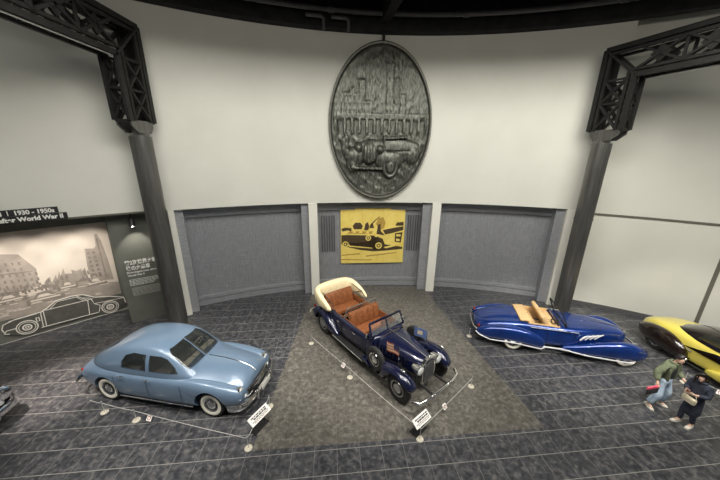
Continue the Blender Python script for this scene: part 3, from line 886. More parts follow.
def sedan(name, label, loc, rz, mpaint, seats, chrome_front=False):
    t = thing(name, label, 'car', loc, rz)
    wr, wx = .365, 1.58
    secs = [(-2.74, half(.50, .42, .60, .66)), (-2.66, half(.68, .36, .70, .78)), (-2.35, half(.80, .27, .82, .93)), (-1.95, half(.865, .23, .885, 1.02)),
            (-1.4, half(.905, .21, .925, 1.08)), (-.7, half(.925, .21, .95, 1.09)), (.2, half(.93, .21, .965, 1.09)), (.85, half(.925, .21, .965, 1.11, .42)),
            (1.4, half(.905, .21, .88, 1.11, .40)), (1.95, half(.88, .22, .82, 1.05, .38)), (2.25, half(.83, .26, .78, .97, .34)), (2.41, half(.76, .34, .76, .86, .3)), (2.47, half(.60, .42, .66, .74))]
    bm = bmesh.new(); loft(bm, secs)
    body = sub(obj('body', bm, mpaint, t), 2)
    fenders = []
    for s in (-1, 1):
        ff = [(.45, .76, .10, .55, .90), (.8, .755, .16, .45, .965), (1.2, .745, .19, .40, .985), (1.7, .735, .20, .38, .96), (2.1, .72, .195, .38, .90), (2.35, .69, .17, .42, .83), (2.46, .67, .10, .50, .74)]
        fe = sub(obj('front_fender', pod([(x, s * y, h, a, b) for x, y, h, a, b in ff]), mpaint, t), 2); fenders.append((s, fe))
    cut = [cyl_cut(wx, -1.2, -.60, .36, .43), cyl_cut(wx, .60, 1.2, .36, .43), cyl_cut(-wx, -1.2, -.58, .33, .42), cyl_cut(-wx, .58, 1.2, .33, .42), box_cut((-.42, 0, 1.0), (2.3, 1.42, 1.1))]
    boolean(body, cut)
    for s, fe in fenders: boolean(fe, cut[:2]); resmooth(fe, 35)
    kill(*cut); resmooth(body, 32)
    bm = bmesh.new()
    for s in (-1, 1):
        box(bm, (-.42, s * .705, .70), (2.28, .012, .56))
    box(bm, (-.42, 0, .455), (2.28, 1.41, .012))
    for x_ in (.718, -1.558): box(bm, (x_, 0, .75), (.012, 1.41, .6))
    obj('cabin_lining', bm, M_interior, t, False)
    # greenhouse
    def gh(w, z0, wt, zt): return [(w, z0), (w - .02, z0 + (zt - z0) * .35), (wt + (w - wt) * .25, z0 + (zt - z0) * .72), (wt * .93, zt - (zt - z0) * .10), (wt * .55, zt - .008), (0, zt)]
    G_ = [(-2.42, gh(.44, .80, .34, .93)), (-2.2, gh(.60, .88, .44, 1.06)), (-1.85, gh(.74, .92, .52, 1.26)), (-1.45, gh(.80, .93, .60, 1.47)), (-1.0, gh(.83, .94, .64, 1.60)),
          (-.5, gh(.84, .94, .66, 1.655)), (0, gh(.84, .94, .66, 1.645)), (.28, gh(.835, .94, .65, 1.59)), (.52, gh(.82, .94, .64, 1.45)), (.80, gh(.79, .95, .62, 1.22)), (1.0, gh(.74, .95, .56, 1.08)), (1.12, gh(.66, .93, .5, 1.0))]
    bm = bmesh.new(); loft(bm, G_, ring=False)
    # mirrored open strips come out as one continuous arch
    roof = obj('roof', bm, mpaint, t)
    sub(roof, 2); solid(roof, .035)
    inner = roof.copy(); inner.data = roof.data.copy(); COL.objects.link(inner)
    wins = {
        'rear_side_window': ('y', [(-.98, 1.07), (-.22, 1.07), (-.22, 1.45), (-.60, 1.46), (-.86, 1.38), (-.98, 1.22)]),
        'front_side_window': ('y', [(-.12, 1.07), (.70, 1.07), (.60, 1.20), (.38, 1.38), (.20, 1.44), (-.12, 1.45)]),
        'windshield_pane': ('x', [(.035, 1.11), (.60, 1.11), (.61, 1.25), (.56, 1.46), (.48, 1.53), (.035, 1.55)]),
        'rear_window': ('xr', [(-.46, 1.24), (.46, 1.24), (.40, 1.44), (-.40, 1.44)])}
    cutters = []; names = []
    for nm, (ax, poly) in wins.items():
        sides = (-1, 1) if ax in ('y', 'x') else (1,)
        for s in sides:
            bm = bmesh.new()
            if ax == 'y': prism(bm, poly, 'y', s * .50, s * 1.1)
            elif ax == 'x': prism(bm, [(s * u, v) for u, v in poly], 'x', .22, 1.3)
            else: prism(bm, poly, 'x', -2.3, -1.15)
            cutters.append(obj('cutter', bm, M_black, None, False)); names.append(nm)
    boolean(roof, cutters); resmooth(roof, 32)
    for nm, c in zip(names, cutters):
        g = inner.copy(); g.data = inner.data.copy(); g.name = nm; COL.objects.link(g)
        boolean(g, [c], 'INTERSECT')
        if len(g.data.vertices) < 4: kill(g); continue
        g.data.materials.clear(); g.data.materials.append(M_glass); g.parent = t; resmooth(g)
    kill(inner, *cutters)
    # chrome frames: split windscreen bar and drip rails
    bm = bmesh.new(); bar(bm, (.36, 0, 1.58), (.95, 0, 1.13), .045, .03); obj('windshield_divider', bm, M_chrome, t)
    bench(t, -.05, 1.3, .86, seats, 'front_seat'); bench(t, -1.0, 1.28, .88, seats, 'rear_seat')
    bm = bmesh.new(); box(bm, (.62, 0, .98), (.2, 1.36, .22), None, .03); obj('dashboard', bm, M_light_plastic, t)
    steering(t, .36, .36, 1.13, .22, M_light_plastic)
    for x_, s in ((wx, -1), (wx, 1), (-wx, -1), (-wx, 1)): wheel(t, x_, s * (.755 if x_ > 0 else .745), wr, .19, .8)
    # chrome
    for s in (-1, 1):
        bm = bmesh.new(); tube(bm, [(-1.12, s * .905, .30), (1.1, s * .905, .30)], .018, 8); obj('sill_strip', bm, M_chrome, t)
        for x_ in (-.38, .30 - .62 + .05):
            pass
        for x_ in (-1.02, -.22):
            bm = bmesh.new(); tube(bm, [(x_, s * .925, .93), (x_ + .02, s * .955, .93), (x_ + .14, s * .955, .93), (x_ + .16, s * .925, .93)], .013, 8); obj('door_handle', bm, M_chrome, t)
        for x_ in (-1.18, -.17, .82):
            bm = bmesh.new(); box(bm, (x_, s * .932, .60), (.008, .012, .58)); obj('door_seam', bm, M_seam, t, False)
        headlamp(t, 2.36, s * .66, .74, .105)
        bm = bmesh.new(); ball(bm, (2.42, s * .60, .56), .055, (1, 1.3, 1)); obj('parking_lamp', bm, M_lens, t)
        bm = bmesh.new(); ball(bm, (-2.51, s * .68, .70), .038, (1, .8, 1.4)); obj('tail_lamp', bm, M_red, t)
    bm = bmesh.new(); box(bm, (2.46, 0, .60), (.10, .98, .16), None, .03); obj('grille_recess', bm, M_black, t)
    for i in range(4):
        bm = bmesh.new(); z = .535 + i * .048
        tube(bm, [(2.42, -.56, z), (2.50, -.40, z), (2.53, 0, z), (2.50, .40, z), (2.42, .56, z)], .012, 8); obj('grille_bar', bm, M_chrome, t)
    bm = bmesh.new(); tube(bm, [(2.38, -.62, .50), (2.47, -.50, .50), (2.53, 0, .50), (2.47, .50, .50), (2.38, .62, .50)], .022, 8); obj('grille_frame', bm, M_chrome, t)
    def bumper(nm, pts, h):
        bm = bmesh.new(); rows = []
        for px_, py_ in pts:
            rows.append([bm.verts.new((px_ + d, py_, z)) for d, z in ((0, .32), (.035, .36), (.05, .36 + h / 2), (.035, .36 + h), (0, .40 + h), (-.03, .36 + h / 2))])
        for A, B in zip(rows, rows[1:]):
            for k in range(6): bm.faces.new((A[k], A[(k + 1) % 6], B[(k + 1) % 6], B[k]))
        bm.faces.new(rows[0][::-1]); bm.faces.new(rows[-1])
        o = obj(nm, bm, M_chrome, t); sub(o, 1); resmooth(o)
        return o
    fb = bumper('front_bumper', [(2.10, -.955), (2.30, -.93), (2.50, -.82), (2.60, -.45), (2.63, 0), (2.60, .45), (2.50, .82), (2.30, .93), (2.10, .955)], .17)
    for s in (-1, 1):
        bm = bmesh.new(); box(bm, (2.66, s * .38, .46), (.07, .07, .25), None, .025); obj('overrider', bm, M_chrome, fb)
    bm = bmesh.new(); box(bm, (2.715, 0, .50), (.012, .44, .15), None, .004); obj('number_plate', bm, M_plate, t)
    bm = bmesh.new()
    for i in range(6): box(bm, (2.723, -.15 + i * .06, .50), (.004, .032, .075))
    rb = bumper('rear_bumper', [(-2.45, .90), (-2.66, .86), (-2.82, .6), (-2.86, 0), (-2.82, -.6), (-2.66, -.86), (-2.45, -.90)], .11)
    bm.free()
    bm = bmesh.new(); tube(bm, [(1.05, 0, 1.115), (1.5, 0, 1.10), (2.0, 0, 1.03), (2.3, 0, .93), (2.42, 0, .84)], .012, 8); obj('hood_ornament', bm, M_chrome, t)
    for s in (-1, 1):
        bm = bmesh.new(); tube(bm, [(.86, s * .12, 1.14), (.72, s * .42, 1.33)], .008, 6); obj('wiper', bm, M_black, t)
    if chrome_front:
        for i in range(3):
            bm = bmesh.new(); z = .62 + i * .10
            tube(bm, [(2.36, -.78, z), (2.52, -.5, z), (2.57, 0, z), (2.52, .5, z), (2.36, .78, z)], .035, 8); obj('grille_moulding', bm, M_bright, t)
        for s in (-1, 1):
            M = Matrix.Translation((2.46, s * .66, .80)) @ Matrix.Rotation(PI / 2, 4, 'Y')
            bm = bmesh.new(); lathe(bm, [(.12, -.12), (.17, -.02), (.17, .03), (.12, .05)], 24, M); obj('lamp_bezel', bm, M_chrome, t)
    return t
kyaw = math.atan2(5.50 - 6.08, -3.69 + 6.81)
def place(midright, yaw, track):
    d = Vector((math.cos(yaw), math.sin(yaw))); nrm = Vector((-d.y, d.x))
    p = Vector(midright) + nrm * track
    return (p.x, p.y, 0)
sedan('sedan_car', 'pale blue rounded four door sedan with cream whitewall tyres, on the dark tiles at left', place((-5.10, 5.66), kyaw + R(1.6), .80), kyaw + R(1.6), M_blue, M_clothseat).scale = (.94, .95, 1.04)
sedan('vintage_car', 'black car with heavy chrome grille, only its nose showing at the left edge', (-11.02, 4.98, 0), R(-8), M_blackpaint, M_clothseat, True)

# ---------------------------------------------------------------- dark navy open phaeton
pyaw = math.atan2(6.01 - 9.02, 1.16 + 1.22)
def phaeton():
    t = thing('phaeton_car', 'dark navy open touring car with tan seats and folded cream top', 'car', place((-.04, 7.52), pyaw, .74), pyaw)
    fx, rx, wr = 1.86, -1.92, .40
    def hs(w, zb, zt, top): return [(0, zb), (w * .9, zb), (w, zb + .1), (w, zt - .22), (w * .97, zt - .08), (w * .82, top - .03), (w * .4, top), (0, top)]
    secs = [(-2.62, hs(.52, .55, .98, .98)), (-2.5, hs(.66, .46, 1.06, 1.06)), (-2.1, hs(.75, .42, 1.11, 1.11)), (-1.4, hs(.79, .42, 1.12, 1.12)), (-.6, hs(.79, .42, 1.12, 1.12)),
            (.1, hs(.76, .42, 1.13, 1.14)), (.55, hs(.70, .42, 1.15, 1.18)), (.75, hs(.62, .44, 1.15, 1.20))]
    bm = bmesh.new(); loft(bm, secs)
    body = sub(obj('body', bm, M_navy, t), 2)
    c = [box_cut((-.25, 0, 1.0), (1.22, 1.30, 1.0), .08), box_cut((-1.57, 0, 1.0), (1.36, 1.30, 1.0), .08), cyl_cut(rx, -1.2, -.56, .40, .47), cyl_cut(rx, .56, 1.2, .40, .47)]
    boolean(body, c); kill(*c); resmooth(body, 32)
    bm = bmesh.new(); box(bm, (-.25, 0, .515), (1.2, 1.28, .02)); box(bm, (-1.57, 0, .515), (1.34, 1.28, .02)); obj('floor_carpet', bm, M_carpet, t, False)
    # bonnet
    hb = lambda w, zb, zt: [(0, zb), (w, zb), (w * 1.02, zb + .2), (w, zt - .22), (w * .9, zt - .09), (w * .6, zt - .02), (w * .25, zt), (0, zt + .005)]
    bm = bmesh.new(); loft(bm, [(.60, hb(.60, .55, 1.21)), (.9, hb(.545, .55, 1.205)), (1.4, hb(.44, .55, 1.19)), (1.85, hb(.335, .55, 1.165)), (2.12, hb(.27, .5, 1.12)), (2.16, hb(.24, .5, 1.09))])
    hood = sub(obj('hood', bm, M_navy, t), 2); resmooth(hood)
    bm = bmesh.new(); tube(bm, [(.64, 0, 1.222), (1.4, 0, 1.20), (2.1, 0, 1.135)], .009, 6); obj('hood_hinge', bm, M_chrome, hood)
    for s in (-1, 1):
        bm = bmesh.new()
        for i in range(7): box(bm, (.95 + i * .12, s * (.555 - i * .028), .92), (.02, .02, .22), ROT('Z', -s * 14))
        obj('louvre', bm, M_black, hood, False)
    # upright grille
    bm = bmesh.new()
    prism(bm, [(-.25, .44), (.25, .44), (.275, .75), (.245, 1.08), (.14, 1.16), (0, 1.175), (-.14, 1.16), (-.245, 1.08), (-.275, .75)], 'x', 2.12, 2.20)
    gs = obj('grille_shell', bm, M_chrome, t, False)
    bm = bmesh.new(); prism(bm, [(-.21, .47), (.21, .47), (.23, .75), (.2, 1.04), (.1, 1.11), (0, 1.12), (-.1, 1.11), (-.2, 1.04), (-.23, .75)], 'x', 2.195, 2.206); obj('grille_core', bm, M_navy, gs, False)
    for i in range(9):
        y = -.18 + i * .045; bm = bmesh.new(); box(bm, (2.214, y, .78), (.022, .013, .60 - abs(y) * .5)); obj('grille_slat', bm, M_tin, gs, False)
    bm = bmesh.new(); ball(bm, (2.17, 0, 1.21), .035, (1.4, .6, 1.1)); tube(bm, [(2.15, 0, 1.16), (2.16, 0, 1.2)], .012, 8); obj('mascot', bm, M_chrome, t)
    for s in (-1, 1):
        f = [(.30, .77, .13, .36, .43), (.55, .78, .155, .35, .54), (.95, .79, .18, .35, .74), (1.35, .79, .195, .36, .91), (1.75, .79, .205, .40, .985), (2.05, .78, .20, .44, .95), (2.2, .76, .185, .50, .86), (2.31, .74, .14, .56, .76), (2.35, .73, .07, .60, .70)]
        fe = sub(obj('front_fender', pod([(x, s * y, h, a, b) for x, y, h, a, b in f]), M_navy, t), 2)
        cc = [cyl_cut(fx, s * .60, s * 1.2, .40, .455)] + ([cyl_cut(.98, s * .76, s * 1.2, .74, .37)] if True else [])
        boolean(fe, cc); kill(*cc); resmooth(fe, 35)
        g = [(-2.72, .74, .08, .50, .62), (-2.62, .75, .14, .44, .76), (-2.35, .78, .18, .38, .95), (-1.95, .79, .195, .38, 1.0), (-1.6, .79, .19, .36, .93), (-1.3, .78, .17, .36, .74), (-1.08, .77, .13, .36, .54), (-.95, .77, .08, .37, .43)]
        re_ = sub(obj('rear_fender', pod([(x, s * y, h, a, b) for x, y, h, a, b in g]), M_navy, t), 2)
        cc = [cyl_cut(rx, s * .62, s * 1.2, .40, .45)]; boolean(re_, cc); kill(*cc); resmooth(re_, 35)
        bm = bmesh.new(); box(bm, (-.32, s * .81, .385), (1.62, .25, .045), None, .01); rbd = obj('running_board', bm, M_black, t, False)
        bm = bmesh.new(); tube(bm, [(-1.14, s * .94, .39), (.50, s * .94, .39)], .014, 8); obj('board_trim', bm, M_chrome, rbd)
        wheel(t, fx, s * .78, wr, .17, 0, M_tin); wheel(t, rx, s * .77, wr, .17, 0, M_tin)
        # spare wheel in the fender well
        sw = wheel(t, .98, s * .84, .355, .15, 0, M_chrome, zc=.77); sw.name = 'spare_wheel'
        headlamp(t, 2.20, s * .38, .96, .125, M_chrome, .28)
        bm = bmesh.new(); tube(bm, [(2.08, s * .38, .62), (2.08, s * .38, .86)], .025, 8); obj('lamp_post', bm, M_navy, t)
        bm = bmesh.new(); ball(bm, (1.98, s * .80, 1.03), .05, (1.7, .8, .8)); obj('fender_lamp', bm, M_chrome, t)
        for x_ in (-1.0, -.15):
            bm = bmesh.new(); tube(bm, [(x_, s * .79, .98), (x_, s * .83, .98), (x_ + .12, s * .83, .98)], .012, 8); obj('door_handle', bm, M_chrome, t)
        bm = bmesh.new()
        for x_ in (-1.42, -.86, -.78, .32): box(bm, (x_, s * .792, .78), (.008, .012, .62))
        obj('door_seam', bm, M_black, t, False)
        bm = bmesh.new(); tube(bm, [(.50, s * .72, 1.14), (.56, s * .80, 1.24)], .012, 8); M = Matrix.Translation((.57, s * .82, 1.27)) @ Matrix.Rotation(PI / 2, 4, 'Y'); lathe(bm, [(.03, -.06), (.08, -.01), (.08, .02), (0, .03)], 18, M)
        obj('spotlamp', bm, M_chrome, t)
    # windscreen, raked, and the second screen behind the front seat
    def screen(nm, x, w, z0, h, rake, glassmat, frame, wid):
        ex = x - h * math.tan(R(rake)); P = [(x, -w, z0), (ex, -w * .94, z0 + h), (ex, w * .94, z0 + h), (x, w, z0)]
        bm = bmesh.new()
        for a, b in zip(P, P[1:] + P[:1]): bar(bm, a, b, wid, wid)
        bar(bm, ((P[0][0] + P[3][0]) / 2, 0, z0), ((P[1][0] + P[2][0]) / 2, 0, z0 + h), wid * .7, wid * .7)
        fr = obj(nm, bm, frame, t, False)
        bm = bmesh.new(); vs = [bm.verts.new(p) for p in P]; bm.faces.new(vs); ret = bmesh.ops.solidify(bm, geom=bm.faces[:], thickness=.006)
        obj('pane', bm, glassmat, fr, False)
    screen('windscreen_frame', .58, .68, 1.16, .36, 22, M_clear, M_navy, .05)
    screen('rear_screen_frame', -.82, .66, 1.12, .36, -16, M_clear, M_tin, .03)
    bm = bmesh.new(); box(bm, (.40, 0, 1.06), (.10, 1.24, .2), None, .02); obj('dashboard', bm, M_navy, t)
    steering(t, .12, .36, 1.13, .21)
    bench(t, -.32, 1.24, .86, M_leather, 'front_seat', .56, .5, 14, 5); bench(t, -1.85, 1.22, .86, M_leather, 'rear_seat', .58, .5, 16, 5)
    for s in (-1, 1):
        for x_, l_ in ((-.25, 1.15), (-1.57, 1.3)):
            bm = bmesh.new(); box(bm, (x_, s * .635, .82), (l_, .03, .56), None, .01); obj('door_lining', bm, M_leather, t)
    bm = bmesh.new(); box(bm, (-.94, 0, .98), (.07, 1.26, .3), None, .03); obj('seat_divider', bm, M_leather, t)
    # folded top: a thick roll round the tail and down the flanks
    path = [(-1.42, -.80, 1.13), (-1.75, -.83, 1.20), (-2.15, -.82, 1.27), (-2.50, -.76, 1.31), (-2.60, -.50, 1.33), (-2.62, 0, 1.33), (-2.60, .50, 1.33), (-2.50, .76, 1.31), (-2.15, .82, 1.27), (-1.75, .83, 1.20), (-1.42, .80, 1.13)]
    rad = [(.06, .06), (.085, .15), (.10, .25), (.14, .29), (.17, .30), (.18, .30), (.17, .30), (.14, .29), (.10, .25), (.085, .15), (.06, .06)]
    bm = bmesh.new(); rows = []; PV = [Vector(p) for p in path]
    for i, p in enumerate(PV):
        d = (PV[min(i + 1, 10)] - PV[max(i - 1, 0)]).normalized(); x = Vector((0, 0, 1)).cross(d).normalized(); y = d.cross(x)
        rows.append([bm.verts.new(p + x * rad[i][0] * math.copysign(abs(math.cos(2 * PI * k / 10)) ** .55, math.cos(2 * PI * k / 10)) + y * rad[i][1] * math.copysign(abs(math.sin(2 * PI * k / 10)) ** .55, math.sin(2 * PI * k / 10))) for k in range(10)])
    for A, B in zip(rows, rows[1:]):
        for k in range(10): bm.faces.new((A[k], A[(k + 1) % 10], B[(k + 1) % 10], B[k]))
    bm.faces.new(rows[0][::-1]); bm.faces.new(rows[-1])
    ft = sub(obj('folded_top', bm, M_canvas, t), 1); resmooth(ft, 60)
    for s in (-1, 1):
        bm = bmesh.new(); tube(bm, [(-1.3, s * .70, 1.14), (-1.62, s * .70, 1.36), (-2.2, s * .66, 1.46)], .014, 8); tube(bm, [(-1.62, s * .70, 1.36), (-1.95, s * .70, 1.18)], .012, 8); obj('top_iron', bm, M_black, ft)
    # bumpers and luggage rack
    def bump(nm, x, dirn):
        bm = bmesh.new()
        tube(bm, [(x - dirn * .22, -.92, .46), (x - dirn * .05, -.80, .46), (x, -.4, .47), (x + dirn * .01, 0, .475), (x, .4, .47), (x - dirn * .05, .80, .46), (x - dirn * .22, .92, .46)], .045, 10)
        b = obj(nm, bm, M_chrome, t)
        for s in (-1, 1):
            bm = bmesh.new(); box(bm, (x + dirn * .03, s * .34, .47), (.07, .06, .24), None, .02); obj('overrider', bm, M_chrome, b)
        bm = bmesh.new()
        for s in (-1, 1): bar(bm, (x - dirn * .03, s * .3, .46), (x - dirn * .45, s * .3, .46), .04, .05)
        obj('bumper_iron', bm, M_black, b, False)
    bump('front_bumper', 2.64, 1); bump('rear_bumper', -2.98, -1)
    bm = bmesh.new()
    for z in (.55, .68, .81): tube(bm, [(-2.66, -.45, z), (-2.86, -.45, z), (-2.86, .45, z), (-2.66, .45, z)], .013, 8)
    for y in (-.3, 0, .3): tube(bm, [(-2.86, y, .55), (-2.86, y, .81)], .011, 8)
    obj('luggage_rack', bm, M_black, t)
    for s in (-1, 1):
        bm = bmesh.new(); ball(bm, (-2.74, s * .70, .72), .05, (1, .9, 1.2)); obj('tail_lamp', bm, M_red, t)
    # two small flags on staffs
    for s, nm in ((-1, 'striped_flag'), (1, 'blue_flag')):
        bm = bmesh.new(); tube(bm, [(1.62, s * .58, .90), (1.62, s * .58, 1.42)], .008, 6); fs = obj('flag_staff', bm, M_chrome, t)
        bm = bmesh.new(); nx, nz = 12, 7; vs = {}
        L_, H_ = .50, .30
        for i in range(nx + 1):
            for k in range(nz + 1):
                u = i / nx
                vs[i, k] = bm.verts.new((1.615 - L_ * u, s * .58 + .035 * math.sin(u * 7) * u, 1.12 + H_ * k / nz - .10 * u * u))
        mats = [M_fw, M_fr, M_fb] if s < 0 else [M_fblue, M_fw, M_fb]
        for i in range(nx):
            for k in range(nz):
                f_ = bm.faces.new((vs[i, k], vs[i + 1, k], vs[i + 1, k + 1], vs[i, k + 1]))
                if s < 0: f_.material_index = 2 if (i < 5 and k >= 3) else (1 if k % 2 == 0 else 0)
                else: f_.material_index = 1 if (4 <= i <= 7 and 2 <= k <= 4) else 0
        bmesh.ops.solidify(bm, geom=bm.faces[:], thickness=.004)
        obj(nm, bm, mats, fs, label='small flag with orange red and white stripes' if s < 0 else 'small light blue flag with a white emblem')
    return t
M_fw = mottled('flag_white', (.80, .70, .55), (.85, .76, .62), 10, .8)
M_fr = mottled('flag_red', (.62, .18, .08), (.68, .22, .10), 10, .8)
M_fb = mottled('flag_navy', (.05, .06, .16), (.07, .08, .2), 10, .8)
M_fblue = mottled('flag_light_blue', (.16, .24, .50), (.20, .30, .58), 10, .8)
phaeton()

# ---------------------------------------------------------------- cobalt blue cabriolet with enclosed pontoon fenders
dyaw = math.atan2(7.49 - 8.32, 8.55 - 5.21)
def cabriolet():
    t = thing('cabriolet_car', 'metallic cobalt blue open cabriolet with teardrop fenders and biscuit seats, right of the navy car', 'car', place((6.84, 7.92), dyaw, .70), dyaw); t.scale = (.935, .955, .96)
    fx, rx, wr = 1.72, -1.72, .36
    def hs(w, zb, zt): return [(0, zb), (w * .92, zb), (w, zb + .10), (w * 1.01, zb + (zt - zb) * .55), (w * .96, zt - .13), (w * .80, zt - .03), (w * .4, zt), (0, zt + .005)]
    secs = [(-2.98, hs(.34, .46, .58)), (-2.88, hs(.52, .40, .70)), (-2.5, hs(.68, .30, .85)), (-2.0, hs(.74, .26, .96)), (-1.4, hs(.77, .25, 1.02)), (-.8, hs(.79, .25, 1.03)),
            (0, hs(.78, .25, 1.02)), (.6, hs(.72, .26, 1.03)), (1.0, hs(.60, .30, 1.04)), (1.4, hs(.46, .34, 1.02)), (1.75, hs(.34, .38, .97)), (1.98, hs(.25, .42, .87)), (2.06, hs(.16, .5, .74))]
    bm = bmesh.new(); loft(bm, secs)
    body = sub(obj('body', bm, M_cobalt, t), 2)
    c = [box_cut((-.73, 0, 1.0), (1.12, 1.28, 1.06), .12)]
    boolean(body, c); kill(*c); resmooth(body, 32)
    bm = bmesh.new(); box(bm, (-.73, 0, .48), (1.08, 1.24, .02)); obj('floor_carpet', bm, M_biscuit, t, False)
    bm = bmesh.new()
    for s in (-1, 1):
        bm = bmesh.new(); box(bm, (-.73, s * .625, .76), (1.0, .03, .5), None, .01); obj('door_lining', bm, M_biscuit, t)
    bench(t, -1.0, 1.20, .84, M_biscuit, 'rear_seat', .30, .22, 28)
    for y in (-.31, .31): bench(t, -.44, .60, .90, M_biscuit, 'front_seat', .46, .44, 32).location.y = y
    # folded hood cover and panel behind the seats
    bm = bmesh.new(); box(bm, (-1.33, 0, 1.03), (.34, 1.16, .07), ROT('Y', -4), .03); obj('hood_cover', bm, M_biscuit, t)
    bm = bmesh.new(); box(bm, (-.16, 0, .97), (.08, 1.2, .15), None, .03); obj('dashboard', bm, M_cobalt, t)
    steering(t, -.28, -.32, 1.10, .18, M_black)
    # flat windscreen
    x0, z0, h, w = -.02, 1.02, .46, .62
    ex = x0 - .20
    P = [(x0, -w, z0), (ex, -w * .92, z0 + h), (ex, w * .92, z0 + h), (x0, w, z0)]
    bm = bmesh.new()
    for a, b in zip(P, P[1:] + P[:1]): bar(bm, a, b, .035, .035)
    fr = obj('windscreen_frame', bm, M_black, t, False)
    bm = bmesh.new(); bm.faces.new([bm.verts.new(p) for p in P]); bmesh.ops.solidify(bm, geom=bm.faces[:], thickness=.006); obj('pane', bm, M_clear, fr, False)
    for s in (-1, 1):
        f = [(-.15, .80, .05, .24, .36), (.15, .82, .10, .22, .46), (.6, .84, .15, .20, .62), (1.1, .84, .19, .21, .78), (1.6, .83, .215, .21, .87), (1.92, .81, .22, .21, .84), (2.14, .78, .20, .22, .75), (2.30, .75, .15, .30, .64), (2.38, .73, .07, .38, .54)]
        fe = sub(obj('front_fender', pod([(x, s * y, hh, a, b) for x, y, hh, a, b in f]), M_cobalt, t), 2); resmooth(fe, 60)
        g = [(-2.98, .70, .05, .40, .50), (-2.86, .72, .12, .32, .62), (-2.5, .76, .18, .24, .78), (-2.05, .79, .21, .28, .87), (-1.6, .81, .215, .29, .88), (-1.15, .82, .20, .24, .80), (-.82, .82, .16, .19, .66), (-.66, .82, .08, .22, .5)]
        re_ = sub(obj('rear_fender', pod([(x, s * y, hh, a, b) for x, y, hh, a, b in g]), M_cobalt, t), 2); resmooth(re_, 60)
        # bright rub strips along the fender hems and sill
        bm = bmesh.new(); tube(bm, [(x, s * (y + hh * .93), a + .05) for x, y, hh, a, b in f[:-3]], .022, 8); obj('fender_strip', bm, M_bright, fe)
        bm = bmesh.new(); tube(bm, [(x, s * (y + hh * .93), a + .05) for x, y, hh, a, b in g], .022, 8); obj('fender_strip', bm, M_bright, re_)
        bm = bmesh.new(); tube(bm, [(-.75, s * .90, .30), (-.2, s * .86, .28), (.1, s * .90, .28)], .03, 8); tube(bm, [(-1.2, s * .78, .92), (.3, s * .765, .93)], .010, 6); obj('sill_strip', bm, M_bright, t)
        for x_ in (fx, rx): wheel(t, x_, s * .86, wr, .19, .8)
        headlamp(t, 2.18, s * .50, .58, .10, M_chrome, .2)
        # chrome spears sweeping over the bonnet side vents
        for i in range(4):
            x_ = .50 + i * .17; yy = .765 - i * .06
            bm = bmesh.new(); tube(bm, [(x_ - .14, s * (yy + .05), .70), (x_ - .03, s * (yy + .035), .82), (x_ + .13, s * (yy - .01), .88)], [.022, .032, .012], 8); obj('vent_spear', bm, M_bright, t)
        bm = bmesh.new(); tube(bm, [(-.1, s * .785, .93), (.04, s * .78, .93)], .014, 8); obj('door_handle', bm, M_chrome, t)
        bm = bmesh.new()
        for x_ in (-.62, .22): box(bm, (x_, s * .79 - s * (.04 if x_ > 0 else 0), .66), (.008, .012, .5))
        obj('door_seam', bm, M_black, t, False)
        bm = bmesh.new(); ball(bm, (-2.88, s * .62, .62), .045, (1, .8, 1.3)); obj('tail_lamp', bm, M_red, t)
    bm = bmesh.new(); tube(bm, [(.66, 0, 1.045), (1.4, 0, 1.035), (1.75, 0, .985), (1.98, 0, .885), (2.08, 0, .75)], .012, 8); obj('hood_ridge', bm, M_chrome, t)
    bm = bmesh.new(); prism(bm, [(-.13, .42), (.13, .42), (.16, .62), (.1, .82), (0, .86), (-.1, .82), (-.16, .62)], 'x', 2.0, 2.08); gs = obj('grille', bm, M_chrome, t, False)
    for i in range(5):
        bm = bmesh.new(); box(bm, (2.09, -.09 + i * .045, .62), (.02, .012, .34)); obj('grille_slat', bm, M_tin, gs, False)
    bm = bmesh.new(); tube(bm, [(2.22, -.62, .40), (2.38, -.4, .40), (2.42, 0, .40), (2.38, .4, .40), (2.22, .62, .40)], .035, 8); obj('front_bumper', bm, M_chrome, t)
    bm = bmesh.new(); tube(bm, [(-2.86, -.74, .48), (-3.02, -.5, .48), (-3.06, 0, .48), (-3.02, .5, .48), (-2.86, .74, .48)], .03, 8); obj('rear_bumper', bm, M_chrome, t)
    return t
cabriolet()

